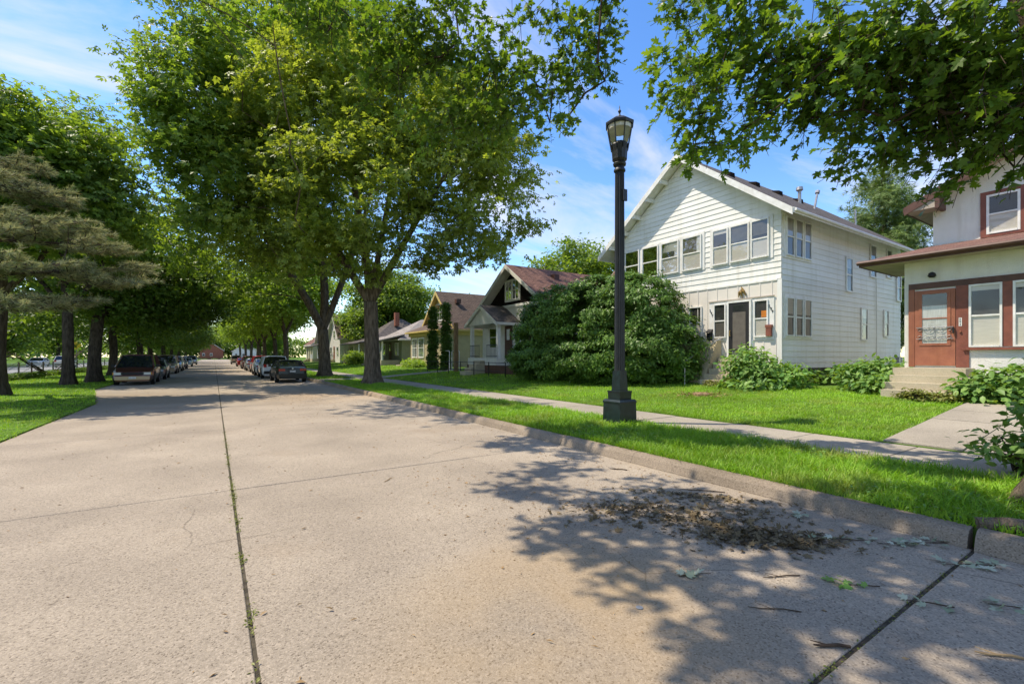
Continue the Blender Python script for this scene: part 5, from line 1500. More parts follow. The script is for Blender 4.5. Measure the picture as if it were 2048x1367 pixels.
# generic street tree, copied
def generic(name, label, base, h, r, leaf, seed, ncl=230, per=110, size=.3, sig=.8, barkm='bark', group=None, low=.34, tr=.3, wide=1.0):
    x, y, z = base
    rng = random.Random(seed)
    lobes = [(x, y, z + h * .78, r * .62, h * .2), (x, y, z + h * .58, r * .8, h * .2)]
    for k in range(7):
        a = 2 * math.pi * k / 7 + rng.random()
        rr = r * rng.uniform(.5, .75)
        lobes.append((x + rr * math.cos(a), y + rr * math.sin(a), z + h * rng.uniform(low + .12, .78), r * rng.uniform(.34, .48), h * rng.uniform(.10, .16)))
    tp = [(x, y, z), (x + .05, y, z + h * .14), (x - .05, y + .1, z + h * .27)]
    k0 = at_top(tp)
    limbs = [(tp, tr, tr * .85, -1)]
    for k in range(3):
        a = 2 * math.pi * k / 3 + rng.random()
        limbs.append(([tp[-1], (x + .22 * r * math.cos(a), y + .22 * r * math.sin(a), z + h * .45), (x + .38 * r * math.cos(a), y + .38 * r * math.sin(a), z + h * .68)], tr * .6, tr * .2, k0))
    return tree(name, label, base, limbs, lobes, leaf, barkm, ncl, per, sig, size, seed, group=group)
GT = 'street trees on the grass strip'
g1 = generic('street_tree', 'light green street tree with pale trunk, third on the strip', (7.0, 59, .17), 15, 5.6, 'leafY', 21, 260, 110, .34, .8, group=GT)
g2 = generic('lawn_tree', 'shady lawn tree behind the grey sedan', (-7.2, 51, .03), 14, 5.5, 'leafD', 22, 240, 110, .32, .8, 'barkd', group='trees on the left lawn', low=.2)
def put(src, label, loc, rz, s, group=None):
    c = copy_tree(src)
    c['label'] = label
    if group: c['group'] = group
    elif 'group' in c: del c['group']
    c.location = loc; c.rotation_euler = (0, 0, rz); c.scale = (s, s, s)
    return c
for i, (x, y, s, lab) in enumerate(((7.1, 71, .95, 'fourth street tree on the strip, behind the pale trunked one'), (6.9, 84, 1.0, 'fifth street tree on the strip'), (7.0, 99, .9, 'sixth street tree on the strip'), (7.0, 118, 1.0, 'seventh street tree on the strip'), (7.0, 140, 1.05, 'eighth street tree on the strip'), (7.0, 170, 1.1, 'ninth street tree on the strip, near the far end'))):
    put(g1, lab, (x, y, .17), 1.3 * i + .7, s, GT)
for i, (x, y, s, lab) in enumerate(((-6.6, 62, .95, 'lawn tree left of the pale tan minivan'), (-7, 76, 1.0, 'fifth lawn tree along the left side'), (-6.8, 92, 1.05, 'sixth lawn tree along the left side'), (-7, 112, 1.0, 'seventh lawn tree along the left side'), (-7, 135, 1.1, 'eighth lawn tree along the left side'), (-7, 165, 1.1, 'last lawn tree along the left side'))):
    put(g2, lab, (x, y, .03), .9 * i + .4, s, 'trees on the left lawn')
GB = 'trees across the side street'
g3 = generic('shade_tree', 'broad tree across the side street, nearest the left edge', (-31, 56, .02), 13, 6, 'leafB', 31, 220, 100, .4, .9, 'barkd', group=GB, low=.15)
for i, (x, y, s, lab) in enumerate(((-30, 70, .9, 'second tree across the side street'), (-31, 84, 1.1, 'third tree across the side street'), (-29, 100, 1.0, 'fourth tree across the side street'), (-33, 118, 1.2, 'fifth tree across the side street'), (-29, 140, 1.2, 'sixth tree across the side street'), (-16, 150, 1.0, 'tree between the two streets in the distance'), (-13, 190, 1.1, 'far tree between the two streets'), (-36, 46, 1.1, 'tree across the side street behind the pine'))):
    put(g3, lab, (x, y, .02), 1.1 * i + .2, s, GB)
g4 = generic('backyard_tree', 'dense green maple behind the low cottages', (24.6, 73.5, .66), 16, 7.2, 'leafB', 41, 300, 130, .42, .9, group='trees behind the houses', low=.2, tr=.4)
put(g4, 'light tree behind the white house beside the bungalow roof', (31, 36, .66), 2.1, .82, 'trees behind the houses')
put(g4, 'tree behind the blue grey cottage', (30, 98, .66), .6, .9, 'trees behind the houses')
put(g4, 'tree at the far right end of the street', (16, 215, .3), 3.1, 1.1, 'trees behind the houses')
put(g4, 'tree behind the house closing the street', (-2, 300, .02), 1.1, 1.2, 'trees behind the houses')
put(g4, 'tree left of the house closing the street', (-22, 285, .02), 4.1, 1.2, 'trees behind the houses')
# far wood on the horizon, one mass
rng = np.random.default_rng(77)
fx = np.concatenate([rng.uniform(-160, -45, 500), rng.uniform(-140, 120, 420), rng.uniform(44, 110, 420), rng.uniform(-30, 40, 160)])
fy = np.concatenate([rng.uniform(40, 330, 500), rng.uniform(310, 350, 420), rng.uniform(70, 330, 420), rng.uniform(289, 300, 160)])
fh = rng.uniform(1.5, 12, len(fx))
Cw = np.stack([fx, fy, fh], 1)
V_, T_ = foliage(Cw, unit(rng.normal(size=Cw.shape)), 34, 2.3, 1.6, rng, T_RHOMB)
tag(np_mesh('far_wood', V_, T_, M['leafD']), 'far band of dark green woodland beyond the streets', 'woodland', kind='stuff')

# tall conifer behind the houses
x, y = 41.5, 13.2
LOB_S = []
for k in range(26):
    t = k / 25
    zc_ = 3 + 13.2 * t; rr = 5.0 * (1 - t) ** .8 + .5
    for j in range(3):
        a = 2.4 * k + j * 2.1
        LOB_S.append((x + rr * .6 * math.cos(a), y + rr * .6 * math.sin(a), zc_, rr * .45, .55))
tp = [(x, y, .66), (x, y, 2.5), (x, y, 4)]
k0 = at_top(tp)
tree('conifer', 'tall feathery conifer behind the gap between the two right houses', (x, y, .66), [(tp, .3, .27, -1), ([(x, y, 4), (x + .1, y, 10), (x, y, 16.6)], .25, .05, k0)], LOB_S, 'spruce', 'bark', 620, 60, .45, .42, 9, tpl=T_FROND, up=.5, out=.7, rnd=.45, shell=.3, droop=.35, wid=1.5)
LOB_S2 = [(52.5 + a, 20 + b, z_, 1.8, 1.4) for a, b, z_ in ((0, 0, 13.5), (1, 1, 12), (-1, 0, 11.5), (0, -1.2, 10), (1.5, 0, 9))]

# ------------------------------------------------------------------ silver maple overhead (its trunk stands just right of the frame)
rng = np.random.default_rng(5)
mp = thing('silver_maple', 'silver maple whose leafy boughs hang over the street from above right', 'tree', (7.15, .35, .17))
LOB_M = [(6.1, 3.9, 6.5, 0.7, 0.5), (5.6, 3.9, 5.6, 0.55, 0.45), (5.6, 3.7, 5.1, 0.5, 0.4), (5.7, 3.5, 4.5, 0.3, 0.3), (5.4, 3.7, 4.6, 0.22, 0.3), (6.3, 3.3, 6.1, 0.8, 0.6), (6.1, 3.4, 5.3, 0.4, 0.4), (6.6, 2.9, 5.9, 0.9, 0.6), (6.7, 2.8, 5.3, 0.8, 0.5), (7.1, 3.0, 4.8, 0.4, 0.35), (6.7, 2.3, 5.3, 0.9, 0.6), (7.0, 2.4, 4.7, 0.7, 0.4), (7.0, 1.8, 5.4, 0.9, 0.6), (7.3, 1.8, 4.7, 0.8, 0.5), (7.3, 1.4, 5.0, 0.9, 0.7), (7.9, 1.5, 4.5, 0.7, 0.45), (8.0, 1.7, 4.15, 0.35, 0.22), (8.0, 1.2, 4.0, 0.35, 0.25), (7.4, 2.1, 4.5, 0.6, 0.35), (7.7, 1.2, 4.7, 0.8, 0.7), (7.7, 2.8, 4.6, 0.35, 0.25), (6.9, 3.1, 5.3, 0.4, 0.3), (5.8, 5.8, 7.8, 0.4, 0.3), (5.4, 6.0, 7.4, 0.6, 0.5), (5.4, 6.0, 6.6, 0.5, 0.4), (5.6, 5.9, 7.0, 0.4, 0.4), (5.1, 6.5, 6.3, 0.5, 0.5), (4.7, 7.0, 7.4, 0.8, 0.6), (4.5, 7.2, 6.5, 0.7, 0.6), (4.1, 8.1, 8.0, 0.9, 0.7), (3.8, 8.3, 7.0, 0.8, 0.6), (3.1, 8.9, 8.1, 0.9, 0.7), (2.9, 9.4, 7.5, 0.7, 0.6), (2.3, 10.0, 8.5, 0.8, 0.6), (1.8, 10.8, 9.3, 0.8, 0.4), (4.4, 7.9, 6.3, 0.6, 0.4), (4.9, 6.9, 6.8, 0.6, 0.5), (3.6, 8.6, 6.4, 0.5, 0.3)]
LOB_UP = [(-.7, 4.5, 8.1, .7, .45), (.3, 3.9, 8.4, .85, .5), (-.5, 6.0, 8.2, .7, .45), (.6, 5.3, 8.6, .85, .5), (1.5, 3.6, 8.3, .9, .5), (1.6, 5.1, 8.7, .85, .5), (.7, 6.8, 8.5, .7, .4), (2.6, 4.4, 8.8, .8, .5), (2.9, 2.8, 8.4, .9, .5), (4.2, 2.0, 8.4, .9, .5), (-.7, 7.7, 8.9, .55, .35), (1.0, 9.6, 9.5, .6, .4), (.2, 11.0, 10.4, .6, .4), (.1, 8.6, 9.0, .5, .35), (5.4, 1.0, 8.2, 1.0, .6), (1.0, 2.6, 8.2, .9, .5), (2.0, 1.6, 8.2, .9, .5), (3.4, .8, 8.2, .9, .5)]
CM1, DM1 = clusters_in(LOB_M, 560, rng, .15)
CM2, DM2 = clusters_in(LOB_UP, 640, rng, .1)
CM = np.concatenate([CM1, CM2]); DM = np.concatenate([DM1, DM2])
tp = [(7.15, .35, .17), (7.15, .35, 1.5), (7.2, .4, 3.0)]
k0 = at_top(tp)
LM_ = [(tp, .42, .38, -1),
       ([(7.2, .4, 3.0), (7.3, 1.0, 5.4), (6.9, 1.6, 6.8), (6.2, 3.2, 7.4), (5.4, 5.4, 8.3), (3.6, 8.4, 8.8)], .20, .03, k0),
       ([(7.2, .4, 3.0), (6.9, .6, 5.6), (5.0, 1.6, 8.0), (2.8, 3.2, 8.7), (.8, 4.4, 8.6)], .20, .04, k0),
       ([(7.2, .4, 3.0), (7.9, .0, 5.2), (8.4, -.2, 8)], .20, .07, k0)]
PM, parM, nlM, tipsM = grow(LM_, CM, rng, step=.35, kpath=.05, upw=.0, hw=2.0)
trunk_mesh(LM_, 1.75).build('trunk', M['bark'], mp, True)
tag(branch_mesh(PM, parM, nlM, .0045, .40, 5).build('branches', M['twig'], mp, True), kind='stuff')
# twigs with leaves
NT, NLf = 5, 6
n = len(CM)
tw = MB()
idx = np.repeat(np.arange(n), NT)
td = unit(DM[idx] * .5 + rng.normal(size=(len(idx), 3)) * .8 + np.array([0, 0, -.45]))
tl = rng.uniform(.22, .48, len(idx))
for i in range(len(idx)):
    c = CM[idx[i]]; e = c + td[i] * tl[i] + np.array([0, 0, -.05])
    tw.tube([c, c + td[i] * tl[i] * .5, e], .0035, 3, cap=False)
tag(tw.build('twigs', M['twig'], mp), kind='stuff')
li = np.repeat(np.arange(len(idx)), NLf)
tt_ = rng.uniform(.25, 1.05, len(li))
pos = CM[idx[li]] + td[li] * (tl[li] * tt_)[:, None] + rng.normal(size=(len(li), 3)) * .03
Yd = unit(td[li] * .6 + rng.normal(size=pos.shape) * .65 + np.array([0, 0, -.55]))
Nd = unit(np.array([-.25, .2, .8]) + rng.normal(size=pos.shape) * .55)
Sz = rng.uniform(.075, .135, len(li))
# the 300 leaves that show largest become leaves of their own
ca, sa = math.cos(R(33.16)), math.sin(R(33.16))
dep = pos[:, 0] * sa + pos[:, 1] * ca; lat = pos[:, 0] * ca - pos[:, 1] * sa; ver = pos[:, 2] - 1.65
inv = (dep > 1) & (np.abs(lat / dep) < 1.1) & (ver / dep < .77)
sc_ = np.where(inv, Sz / dep, 0)
big = np.argsort(-sc_)[:300]
rest = np.setdiff1d(np.arange(len(pos)), big)
seen = rest[idx[li[rest]] < len(CM1)]; high = rest[idx[li[rest]] >= len(CM1)]
V_, T_ = merge([scatter(pos[seen], Nd[seen], Yd[seen], Sz[seen], T_MAPLE), scatter(pos[high], Nd[high], Yd[high], Sz[high] * 1.05, T_OVAL, 1.5)])
tag(np_mesh('leaves', V_, T_, M['leafM'], mp), kind='stuff')
lm = bpy.data.meshes.new('leaf')
lm.from_pydata([tuple(v) for v in T_MAPLE[0]], [], [tuple(int(q) for q in t) for t in T_MAPLE[1]])
lm.materials.append(M['leafM'])
for i in big:
    N_ = Vector(Nd[i]); X_ = Vector(Yd[i]).cross(N_).normalized(); Y_ = N_.cross(X_)
    mm = Matrix((X_, Y_, N_)).transposed().to_4x4()
    o = bpy.data.objects.new('leaf', lm); COL.objects.link(o); o.parent = mp
    o.matrix_local = Matrix.Translation(Vector(pos[i]) - Vector(OFF[mp.name])) @ mm @ Matrix.Scale(float(Sz[i]), 4)

# ------------------------------------------------------------------ shrubs
def shrub(name, label, base, lobes, leaf, ncl, per, sig, size, seed, tpl, cat='bush', group=None, shell=.5, stems=6, **kw):
    rng = np.random.default_rng(seed)
    t = thing(name, label, cat, base, group)
    C, D = clusters_in(lobes, ncl, rng, shell)
    C[:, 2] = np.maximum(C[:, 2], base[2] + .06)
    V_, T_ = foliage(C, D, per, sig, size, rng, tpl, **kw)
    np_mesh('foliage', V_, T_, M[leaf], t)
    st = MB()
    for k in rng.choice(len(C), min(len(C), stems * 6), replace=False):
        b = Vector(base) + Vector((rng.uniform(-.3, .3), rng.uniform(-.3, .3), -.05))
        c = Vector(C[k]); mid = (b + c) / 2 + Vector((0, 0, .1 * (c - b).length))
        st.tube([b, mid, c], [.03, .02, .006], 4, cap=False)
    st.build('stems', M['twig'], t)
    return t
shrub('cedar_bush', 'huge rounded dark green cedar bush left of the white house steps', (14.4, 15.2, .52),
      [(14.7, 12.8, 3.3, 1.7, 1.75), (14.6, 12.6, 1.9, 1.9, 1.4), (14.4, 15, 3.2, 2.1, 2.0), (14.4, 17.4, 3.1, 2.1, 2.0), (14.3, 19.0, 2.2, 1.6, 1.6), (14.1, 15, 1.6, 2.2, 1.1), (14.1, 17.6, 1.5, 2.3, 1.1), (15.0, 11.5, 2.1, 1.1, 1.35), (14.9, 11.7, 1.2, 1.1, .8), (14.2, 13.4, 1.3, 1.6, .9), (14.6, 13.9, 4.2, 1.2, 1.0), (14.5, 16.3, 4.2, 1.3, .9)],
      'yew', 1500, 125, .145, .15, 51, T_TRI, up=.5, out=1.1, rnd=.5, shell=.84, droop=.5, wid=.8, stems=20)
for i, (x, y, h_, lab) in enumerate(((14.7, 31.6, 5.2, 'right one of the twin columnar evergreens before the tan house'), (14.7, 34.1, 5.0, 'left one of the twin columnar evergreens before the tan house'))):
    shrub('columnar_evergreen', lab, (x, y, .55), [(x, y, .55 + h_ * t, (.40 * (1 - .45 * t)), .45) for t in (.08, .2, .32, .44, .56, .68, .8, .92)], 'yew', 210, 70, .085, .12, 60 + i, T_RHOMB, cat='evergreen', group='twin columnar evergreens', shell=.75)
shrub('leafy_bush', 'bright leafy bush right of the white house steps', (15.1, 7.9, .6), [(15.1, 8.4, 1.2, .7, .75), (15.2, 7.7, .95, .6, .5), (14.7, 8.0, .78, .55, .3), (15.5, 8.6, 1.5, .35, .4), (14.6, 8.6, .7, .35, .2), (15.5, 7.2, 1.0, .35, .35)], 'hosta', 130, 34, .18, .17, 71, T_OVAL, up=.7, out=.5, rnd=.5, droop=.3)
shrub('leafy_bush', 'bright leafy bush left of the steps to the terracotta door', (15.7, 5.6, .62), [(15.8, 5.5, 1.0, .45, .45), (15.4, 5.1, .85, .4, .32), (16.1, 5.2, 1.1, .4, .4), (15.9, 5.9, 1.2, .25, .25)], 'hosta', 75, 34, .17, .16, 72, T_OVAL, up=.7, out=.5, rnd=.5, droop=.3)
shrub('hosta', 'low hosta and weeds right of the steps to the terracotta door', (15.0, 2.6, .6), [(15.0, 2.7, .9, .6, .4), (15.2, 2.2, .95, .6, .45), (14.7, 2.2, .8, .45, .3), (15.3, 1.5, 1.0, .6, .5), (14.9, 3.0, .75, .35, .25)], 'hosta', 90, 36, .16, .18, 73, T_OVAL, cat='plant', up=.8, out=.5, rnd=.4)
shrub('low_plant', 'small yellow green plant at the foot of the terracotta door steps', (14.45, 3.9, .58), [(14.45, 3.9, .66, .35, .12), (14.4, 3.5, .66, .3, .1)], 'moss', 50, 24, .08, .09, 74, T_OVAL, cat='plant', up=.9)
shrub('low_plant', 'small yellow green weeds on the white house steps', (14.9, 9.3, .58), [(14.9, 9.0, .72, .35, .15), (15.5, 9.1, 1.05, .2, .12), (15.9, 9.1, 1.3, .2, .1), (14.9, 9.7, .65, .3, .1)], 'moss', 60, 24, .08, .08, 75, T_OVAL, cat='plant', up=.9)
shrub('sapling_bush', 'leafy maple sprouts near the right edge beside the trunk base', (8.45, 1.05, .2), [(8.6, .95, .8, .35, .45), (8.75, .9, 1.25, .3, .3), (8.25, 1.15, .45, .3, .2), (8.55, .8, 1.5, .28, .2), (8.1, 1.4, .55, .16, .14)], 'hosta', 85, 24, .13, .115, 76, T_OVAL, up=.7, out=.5, rnd=.5)
shrub('round_bush', 'round yellow green bush in front of the low cottages', (15.2, 60, .62), [(15.2, 60, 1.4, 1.3, .9), (15.4, 61.2, 1.3, 1.1, .8), (15, 58.9, 1.1, .9, .6)], 'leafY', 150, 40, .25, .2, 77, T_RHOMB)
shrub('flower_bed', 'light green plants at the front of the tan house', (15.6, 40.5, .6), [(15.6, 40.5, .9, .8, .4), (15.9, 42, .9, .8, .4), (15.5, 39.2, .85, .6, .35)], 'leafY', 110, 36, .2, .17, 78, T_RHOMB, cat='plant')
for i, (x, y, lab) in enumerate(((-29, 62, 'dark shrub across the side street at the left edge'), (-28.5, 70, 'dark shrub across the side street between the trunks'), (-28.2, 79, 'third dark shrub across the side street'))):
    shrub('dark_shrub', lab, (x, y, .02), [(x, y, 1.1, 1.8, 1.2), (x, y + 2, .9, 1.6, 1.0), (x + .6, y - 1.6, .8, 1.4, .8)], 'leafD', 130, 40, .32, .24, 80 + i, T_RHOMB, group='dark shrubs across the side street')
shrub('low_hedge', 'low clipped dark hedge running along the left lawn', (-11.7, 54, .03), [(-11.7, 34 + .75 * k, .17, .36, .17) for k in range(64)], 'leafD', 900, 26, .13, .13, 85, T_RHOMB, cat='hedge', shell=.6)
rng = np.random.default_rng(90)
Ci = np.stack([rng.uniform(16.9, 27.5, 420), rng.uniform(7.35, 8.05, 420), rng.uniform(.62, 1.0, 420)], 1)
V_, T_ = foliage(Ci, np.tile((0, -1.0, .3), (420, 1)), 26, .15, .13, rng, T_RHOMB)
tag(np_mesh('ground_cover', V_, T_, M['leafD']), 'dark ground cover along the foot of the white house side wall', 'ground cover', kind='stuff')

# ------------------------------------------------------------------ grass
T_BL1 = (np.array([(-.5, 0, 0), (.5, 0, 0), (0, 1, .3)]), np.array([(0, 1, 2)]))
def in_path(x, y):
    m = (x > 7.92) & (x < 9.48)
    m |= (x > 9.4) & (x < 14.4) & (y > 1.08) & (y < 3.06)
    m |= (x > 9.4) & (x < 15.6) & (y > 30.2) & (y < 31.6)
    m |= (x > 5.5) & (x < 7.95) & (y > 29.6) & (y < 31.0)
    m |= (x > LX - .27) & (x < LX + .27) & (y > LY - .27) & (y < LY + .27)
    m |= (x > 14.6) & (y > 3.0) & (y < 4.8)
    return m
gzv = np.vectorize(gz)
def sward(x0, x1, y0, y1, dens, h, w, rng, tpl, clump=0.0, lean=.35):
    n = int((x1 - x0) * (y1 - y0) * dens)
    x = rng.uniform(x0, x1, n); y = rng.uniform(y0, y1, n)
    if clump:
        k = (np.sin(x * 5.1 + np.sin(y * 3.3) * 2) * np.sin(y * 4.3 + np.sin(x * 2.9) * 2) + 1) / 2
        keep = rng.random(n) < (1 - clump) + clump * k
        x, y = x[keep], y[keep]
        hh = h * (.65 + .7 * k[keep])
    else: hh = np.full(n, h)
    keep = ~in_path(x, y)
    if x0 < 0: keep &= x < np.where(y < 21, -3.42, np.where(y < 30, -3.42 - 1.5 * (y - 21) / 9, -4.92)) + .03
    x, y, hh = x[keep], y[keep], hh[keep]
    z = gzv(x, y) - .012
    n = len(x)
    a = rng.uniform(0, 2 * math.pi, n); ln = rng.uniform(.1, 1.0, n) * lean * 2
    Y = np.stack([np.cos(a) * ln, np.sin(a) * ln, np.ones(n)], 1)
    b = a + math.pi + rng.normal(0, .5, n)
    N = np.stack([-np.cos(b), -np.sin(b), -.1 * np.ones(n)], 1)
    N = N - Y * ((N * Y).sum(1) / (Y * Y).sum(1))[:, None]
    S = hh * rng.uniform(.5, 1.35, n)
    return scatter(np.stack([x, y, z], 1), N, unit(Y), S, tpl, w / S * rng.uniform(.7, 1.3, n))
rng = np.random.default_rng(101)
parts = [sward(5.60, 7.92, -.6, 6, 3200, .125, .008, rng, T_BLADE, .45, .55),
         sward(5.60, 7.92, 6, 13, 2000, .115, .012, rng, T_BLADE, .45, .5),
         sward(5.60, 7.92, 13, 28, 700, .10, .022, rng, T_BL1, .3, .5),
         sward(5.60, 7.92, 28, 60, 220, .11, .04, rng, T_BL1, .3, .5)]
tag(np_mesh('strip_grass', *merge(parts), M['grass']), 'long green grass on the strip between kerb and sidewalk', 'grass', kind='stuff')
parts = [sward(9.46, 16.2, 3.0, 10, 1250, .075, .011, rng, T_BLADE, .3, .5),
         sward(9.46, 16.2, 10, 20, 620, .075, .019, rng, T_BL1, .3, .5),
         sward(9.46, 16.2, 20, 36, 240, .08, .032, rng, T_BL1, .3, .5),
         sward(9.46, 16.2, 36, 70, 80, .09, .06, rng, T_BL1, .3, .5),
         sward(14.4, 16.2, .2, 3, 1000, .09, .012, rng, T_BL1, .3, .5)]
tag(np_mesh('lawn_grass', *merge(parts), M['grassD']), 'bright mown grass on the front lawns', 'grass', kind='stuff')
parts = [sward(-9, -3.38, 10, 20, 520, .065, .018, rng, T_BL1, .3, .5),
         sward(-13, -3.38, 20, 34, 240, .07, .030, rng, T_BL1, .3, .5),
         sward(-13.5, -3.38, 34, 60, 90, .08, .05, rng, T_BL1, .3, .5)]
tag(np_mesh('left_grass', *merge(parts), M['grassD']), 'mown grass on the left lawn under the trees', 'grass', kind='stuff')
n = 1500
xx = np.concatenate([rng.uniform(5.65, 7.85, n), rng.uniform(9.6, 15.5, n)]); yy = np.concatenate([rng.uniform(-.3, 20, n), rng.uniform(3.2, 24, n)])
k = np.sin(xx * 2.1 + 1) * np.sin(yy * 1.3) > .25
xx, yy = xx[k & ~in_path(xx, yy)], yy[k & ~in_path(xx, yy)]
Cg = np.stack([xx, yy, gzv(xx, yy) + .045], 1)
V_, T_ = foliage(Cg, np.tile((0, 0, 1.0), (len(Cg), 1)), 7, .045, .045, rng, T_OVAL, up=1.2)
tag(np_mesh('clover', V_, T_, M['hosta']), 'patches of broad leaved weeds growing in the grass', 'weeds', kind='stuff')
# tufts that hang over the kerb and the sidewalk edge
n = 5200
yy = rng.uniform(-.5, 24, n); side = rng.integers(0, 3, n)
xx = np.choose(side, [5.62 + rng.normal(0, .02, n), 7.91 + rng.normal(0, .03, n), 9.49 + rng.normal(0, .03, n)])
dirx = np.choose(side, [-np.ones(n), np.ones(n), -np.ones(n)])
keep = ~((side == 2) & (yy > 1) & (yy < 3.1)); xx, yy, dirx = xx[keep], yy[keep], dirx[keep]; n = len(xx)
Y = np.stack([dirx * rng.uniform(.2, 1.2, n), rng.normal(0, .5, n), np.ones(n) * .7], 1)
N = np.stack([-dirx, np.zeros(n), np.ones(n) * .6], 1)
S = rng.uniform(.05, .14, n)
V_, T_ = scatter(np.stack([xx, yy, gzv(xx, yy) - .01], 1), N, unit(Y), S, T_BLADE, .011 / S)
tag(np_mesh('edge_grass', V_, T_, M['grass']), 'ragged grass blades leaning over kerb and sidewalk edges', 'grass', kind='stuff')
# weeds in the road joints
n = 2600
yj = np.concatenate([rng.normal(c, s, k) for c, s, k in ((6.4, .45, 420), (5.3, .15, 120), (4.35, .10, 80), (3.3, .10, 80), (2.7, .06, 30), (8.4, .4, 200), (11, 1.0, 220), (9.7, .2, 80))] + [rng.uniform(1.2, 30, 200)])
n = len(yj)
Cj = np.stack([.19 + rng.normal(0, .013, n), yj, rng.uniform(-.02, .012, n)], 1)
V_, T_ = foliage(Cj, np.tile((0, 0, 1.0), (n, 1)), 1, .008, .022, rng, T_OVAL)
q = rng.uniform(0, 1, 260)
Cj2 = np.stack([2.0 + q * 3.2, 1.1 + rng.normal(0, .008, 260), rng.uniform(-.02, .006, 260)], 1)
Cj2[:60, 0] = 2.68 + rng.normal(0, .05, 60)
V2, T2 = foliage(Cj2, np.tile((0, 0, 1.0), (260, 1)), 1, .008, .02, rng, T_OVAL)
tag(np_mesh('joint_weeds', *merge([(V_, T_), (V2, T2)]), M['moss']), 'tiny yellow green weeds growing in the road joints', 'weeds', kind='stuff')

# ------------------------------------------------------------------ litter on the road
def litter(centres, rng):
    P_ = []
    for x, y, sx, sy, rot, k, zh in centres:
        a = rng.normal(size=(k, 2)) * np.array([sx, sy])
        c, s = math.cos(rot), math.sin(rot)
        r2 = np.exp(-((a[:, 0] / sx) ** 2 + (a[:, 1] / sy) ** 2) / 2)
        P_.append(np.stack([x + a[:, 0] * c - a[:, 1] * s, y + a[:, 0] * s + a[:, 1] * c, .006 + rng.random(k) * zh * r2], 1))
    return np.concatenate(P_)
pl_ = litter([(3.78, 3.38, .36, .20, -.5, 520, .012), (4.0, 2.8, .26, .15, -.8, 240, .012), (4.12, 2.28, .34, .16, -.75, 760, .025), (4.78, 3.25, .42, .07, -.9, 260, .02), (4.32, 2.0, .18, .11, -.6, 280, .025), (4.5, 2.8, .4, .25, -.7, 260, .01)], rng)
pl_ = pl_[pl_[:, 0] < KX - .04]
n = len(pl_)
V_, T_ = scatter(pl_, np.array([0, 0, 1.0]) + rng.normal(size=(n, 3)) * .38, rng.normal(size=(n, 3)), .02 + .07 * rng.random(n) ** 1.7, T_MAPLE, rng.uniform(.35, 1.0, n))
tag(np_mesh('leaf_pile', V_, T_, M['dry']), 'drift of dry brown leaves on the road near the kerb', 'leaf litter', kind='stuff')
sc2 = np.concatenate([litter([(3.4, 3.6, .7, .5, 0, 420, .004), (2.8, 4.8, .6, .8, 0, 240, .004), (3.9, 20, 1.0, 4, 0, 1300, .004), (2.6, 17, .8, 4, 0, 700, .004), (4.9, 4, .35, 1.6, 0, 420, .004), (-2.6, 26, .7, 4, 0, 300, .004), (4.5, 9, .6, 3, 0, 160, .004)], rng),
                      np.stack([rng.uniform(-3.2, 5.3, 700), rng.uniform(.8, 14, 700), np.full(700, .006)], 1)])
sc2 = sc2[(sc2[:, 0] < KX - .05) & (sc2[:, 0] > -3.3)]
n = len(sc2)
V_, T_ = scatter(sc2, np.array([0, 0, 1.0]) + rng.normal(size=(n, 3)) * .25, rng.normal(size=(n, 3)) * np.array([1, 1, .1]), (.012 + .05 * rng.random(n) ** 2), T_RHOMB, rng.uniform(.15, .7, n))
tag(np_mesh('road_litter', V_, T_, M['straw']), 'scattered straw coloured bits of leaf and seed on the road', 'leaf litter', kind='stuff')
# sprigs of fallen silver maple leaves
SPR = [(5.15, 1.42, .34, 2.6, 26, 'large fallen sprig of pale leaves against the kerb end'), (4.72, 1.80, .24, 2.4, 13, 'fallen sprig of pale leaves between dry leaf drift and kerb'), (3.03, 2.12, .13, -.4, 7, 'small fallen sprig below the dry leaf drift, nearest road middle'),
       (4.98, 1.04, .20, 2.5, 14, 'fallen pale sprig lying across the wide road joint'), (4.38, .70, .13, 2.2, 9, 'fallen pale sprig at the right edge of the photo'), (3.86, 1.38, .15, 2.5, 9, 'small green sprig in the shade above the wide joint'), (3.98, 1.02, .13, 2.2, 7, 'small pale sprig just beyond the wide joint'), (5.0, 2.3, .12, .5, 7, 'small pale sprig beside the kerb above the leaf drift')]
for i, (x, y, L, a, k, lab) in enumerate(SPR):
    t = thing('fallen_sprig', lab, 'sprig', (x, y, 0), 'fallen maple sprigs on the road')
    dv = np.array([math.cos(a), math.sin(a), 0])
    MB().tube([(x - dv[0] * L, y - dv[1] * L, .008), (x, y, .014), (x + dv[0] * L, y + dv[1] * L, .008)], [.005, .004, .002], 4).build('stem', M['twig'], t)
    u = rng.uniform(-.9, 1.1, k)
    c = np.array([x, y, .016]) + dv * (u * L)[:, None] + rng.normal(size=(k, 3)) * np.array([.035, .035, .008])
    c[:, 2] = np.maximum(c[:, 2], .008)
    V_, T_ = scatter(c, np.array([0, 0, 1.0]) + rng.normal(size=(k, 3)) * .35, dv * .5 + rng.normal(size=(k, 3)) * np.array([.9, .9, .1]), rng.uniform(.045, .085, k), T_MAPLE)
    np_mesh('leaves', V_, T_, M['pale'] if i != 5 else M['hosta'], t)
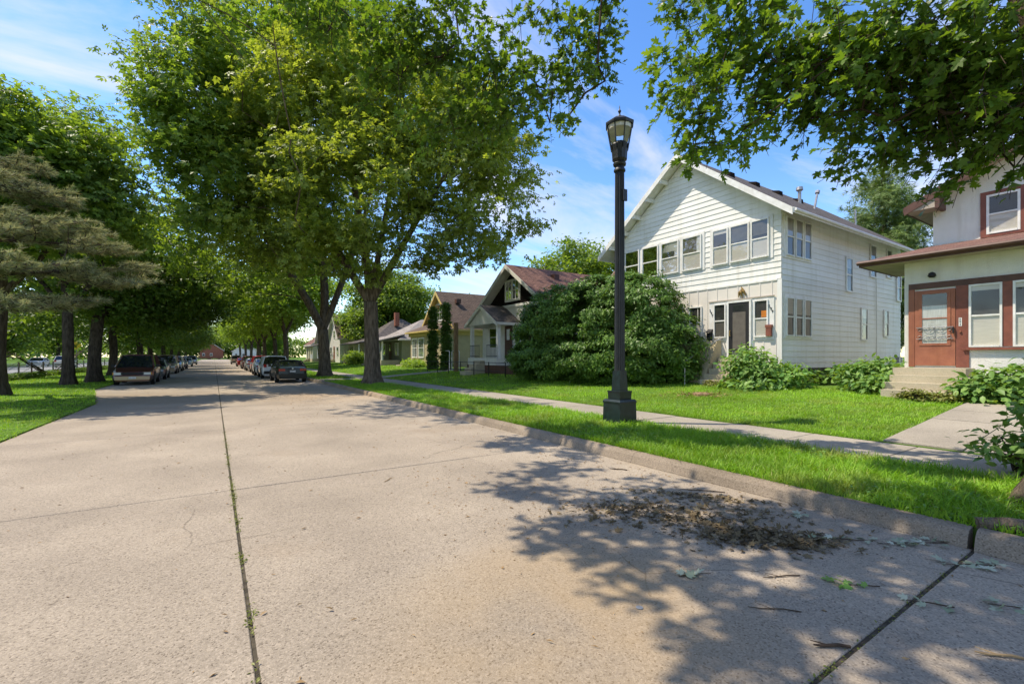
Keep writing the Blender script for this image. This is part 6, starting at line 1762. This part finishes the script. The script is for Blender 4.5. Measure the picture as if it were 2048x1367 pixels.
STK = [(2.93, 1.17, .16, 2.5, .014, 'short thick bark stick near the bottom right joint'), (3.62, .62, .2, 2.3, .011, 'pale stick at the bottom right corner'), (3.05, 1.55, .26, 2.4, .006, 'thin twig below the small green sprig'), (1.95, 6.0, .16, .75, .007, 'reddish twig alone on the sunny road'), (3.55, 1.75, .24, 2.7, .007, 'forked twig among the shaded road litter'), (4.92, 4.7, .20, 2.3, .010, 'dark stick on the road close to the kerb'), (5.0, 3.4, .42, 2.3, .008, 'long dark twig along the leaf drift by the kerb')]
for x, y, L, a, r_, lab in STK:
    L *= .62; r_ *= .7
    dv = (math.cos(a), math.sin(a))
    m = MB().tube([(x - dv[0] * L, y - dv[1] * L, r_), (x - dv[0] * L * .3 + .015, y - dv[1] * L * .3, r_ + .004), (x + dv[0] * L * .4 - .01, y + dv[1] * L * .4 + .01, r_), (x + dv[0] * L, y + dv[1] * L, r_ + .006)], [r_, r_ * 1.05, r_ * .9, r_ * .5], 6)
    m.tube([(x, y, r_), (x + dv[1] * L * .35 + dv[0] * .1, y - dv[0] * L * .35 + dv[1] * .1, r_ + .01)], [r_ * .6, r_ * .3], 4)
    tag(m.build('stick', M['straw'] if 'reddish' in lab or 'pale' in lab else M['twig']), lab, 'stick', 'sticks lying on the road')
m = MB().tube([(5.60, 1.12, .19), (5.72, .95, .20), (5.9, .55, .19), (6.1, .0, .19)], [.05, .065, .07, .06], 9)
tag(m.build('log', M['bark']), 'rough log lying along the kerb top at the right edge', 'log')
# old stump patch on the lawn
sp = thing('stump', 'weathered stump remains on the lawn before the white house steps', 'stump', (12.6, 8.6, gz(12.6)))
MB().lathe(12.6, 8.6, [(.30, gz(12.6) - .1), (.26, gz(12.6) + .05), (.20, gz(12.6) + .09), (.05, gz(12.6) + .07)], 14, 0, .2).build('wood', M['wood'], sp)
c = np.array([12.6, 8.6, gz(12.6) + .04]) + rng.normal(size=(260, 3)) * np.array([.4, .4, .02])
V_, T_ = scatter(c, np.array([0, 0, 1.0]) + rng.normal(size=c.shape) * .5, rng.normal(size=c.shape), rng.uniform(.05, .13, 260), T_RHOMB, .5)
tag(np_mesh('wood_chips', V_, T_, M['straw'], sp), kind='stuff')
tag(MB().lathe(2.34, 2.05, [(.022, .001), (.024, .003), (.015, .005), (.001, .005)], 14).build('survey_marker', M['steel']), 'small round metal marker set in the sunny road', 'marker')
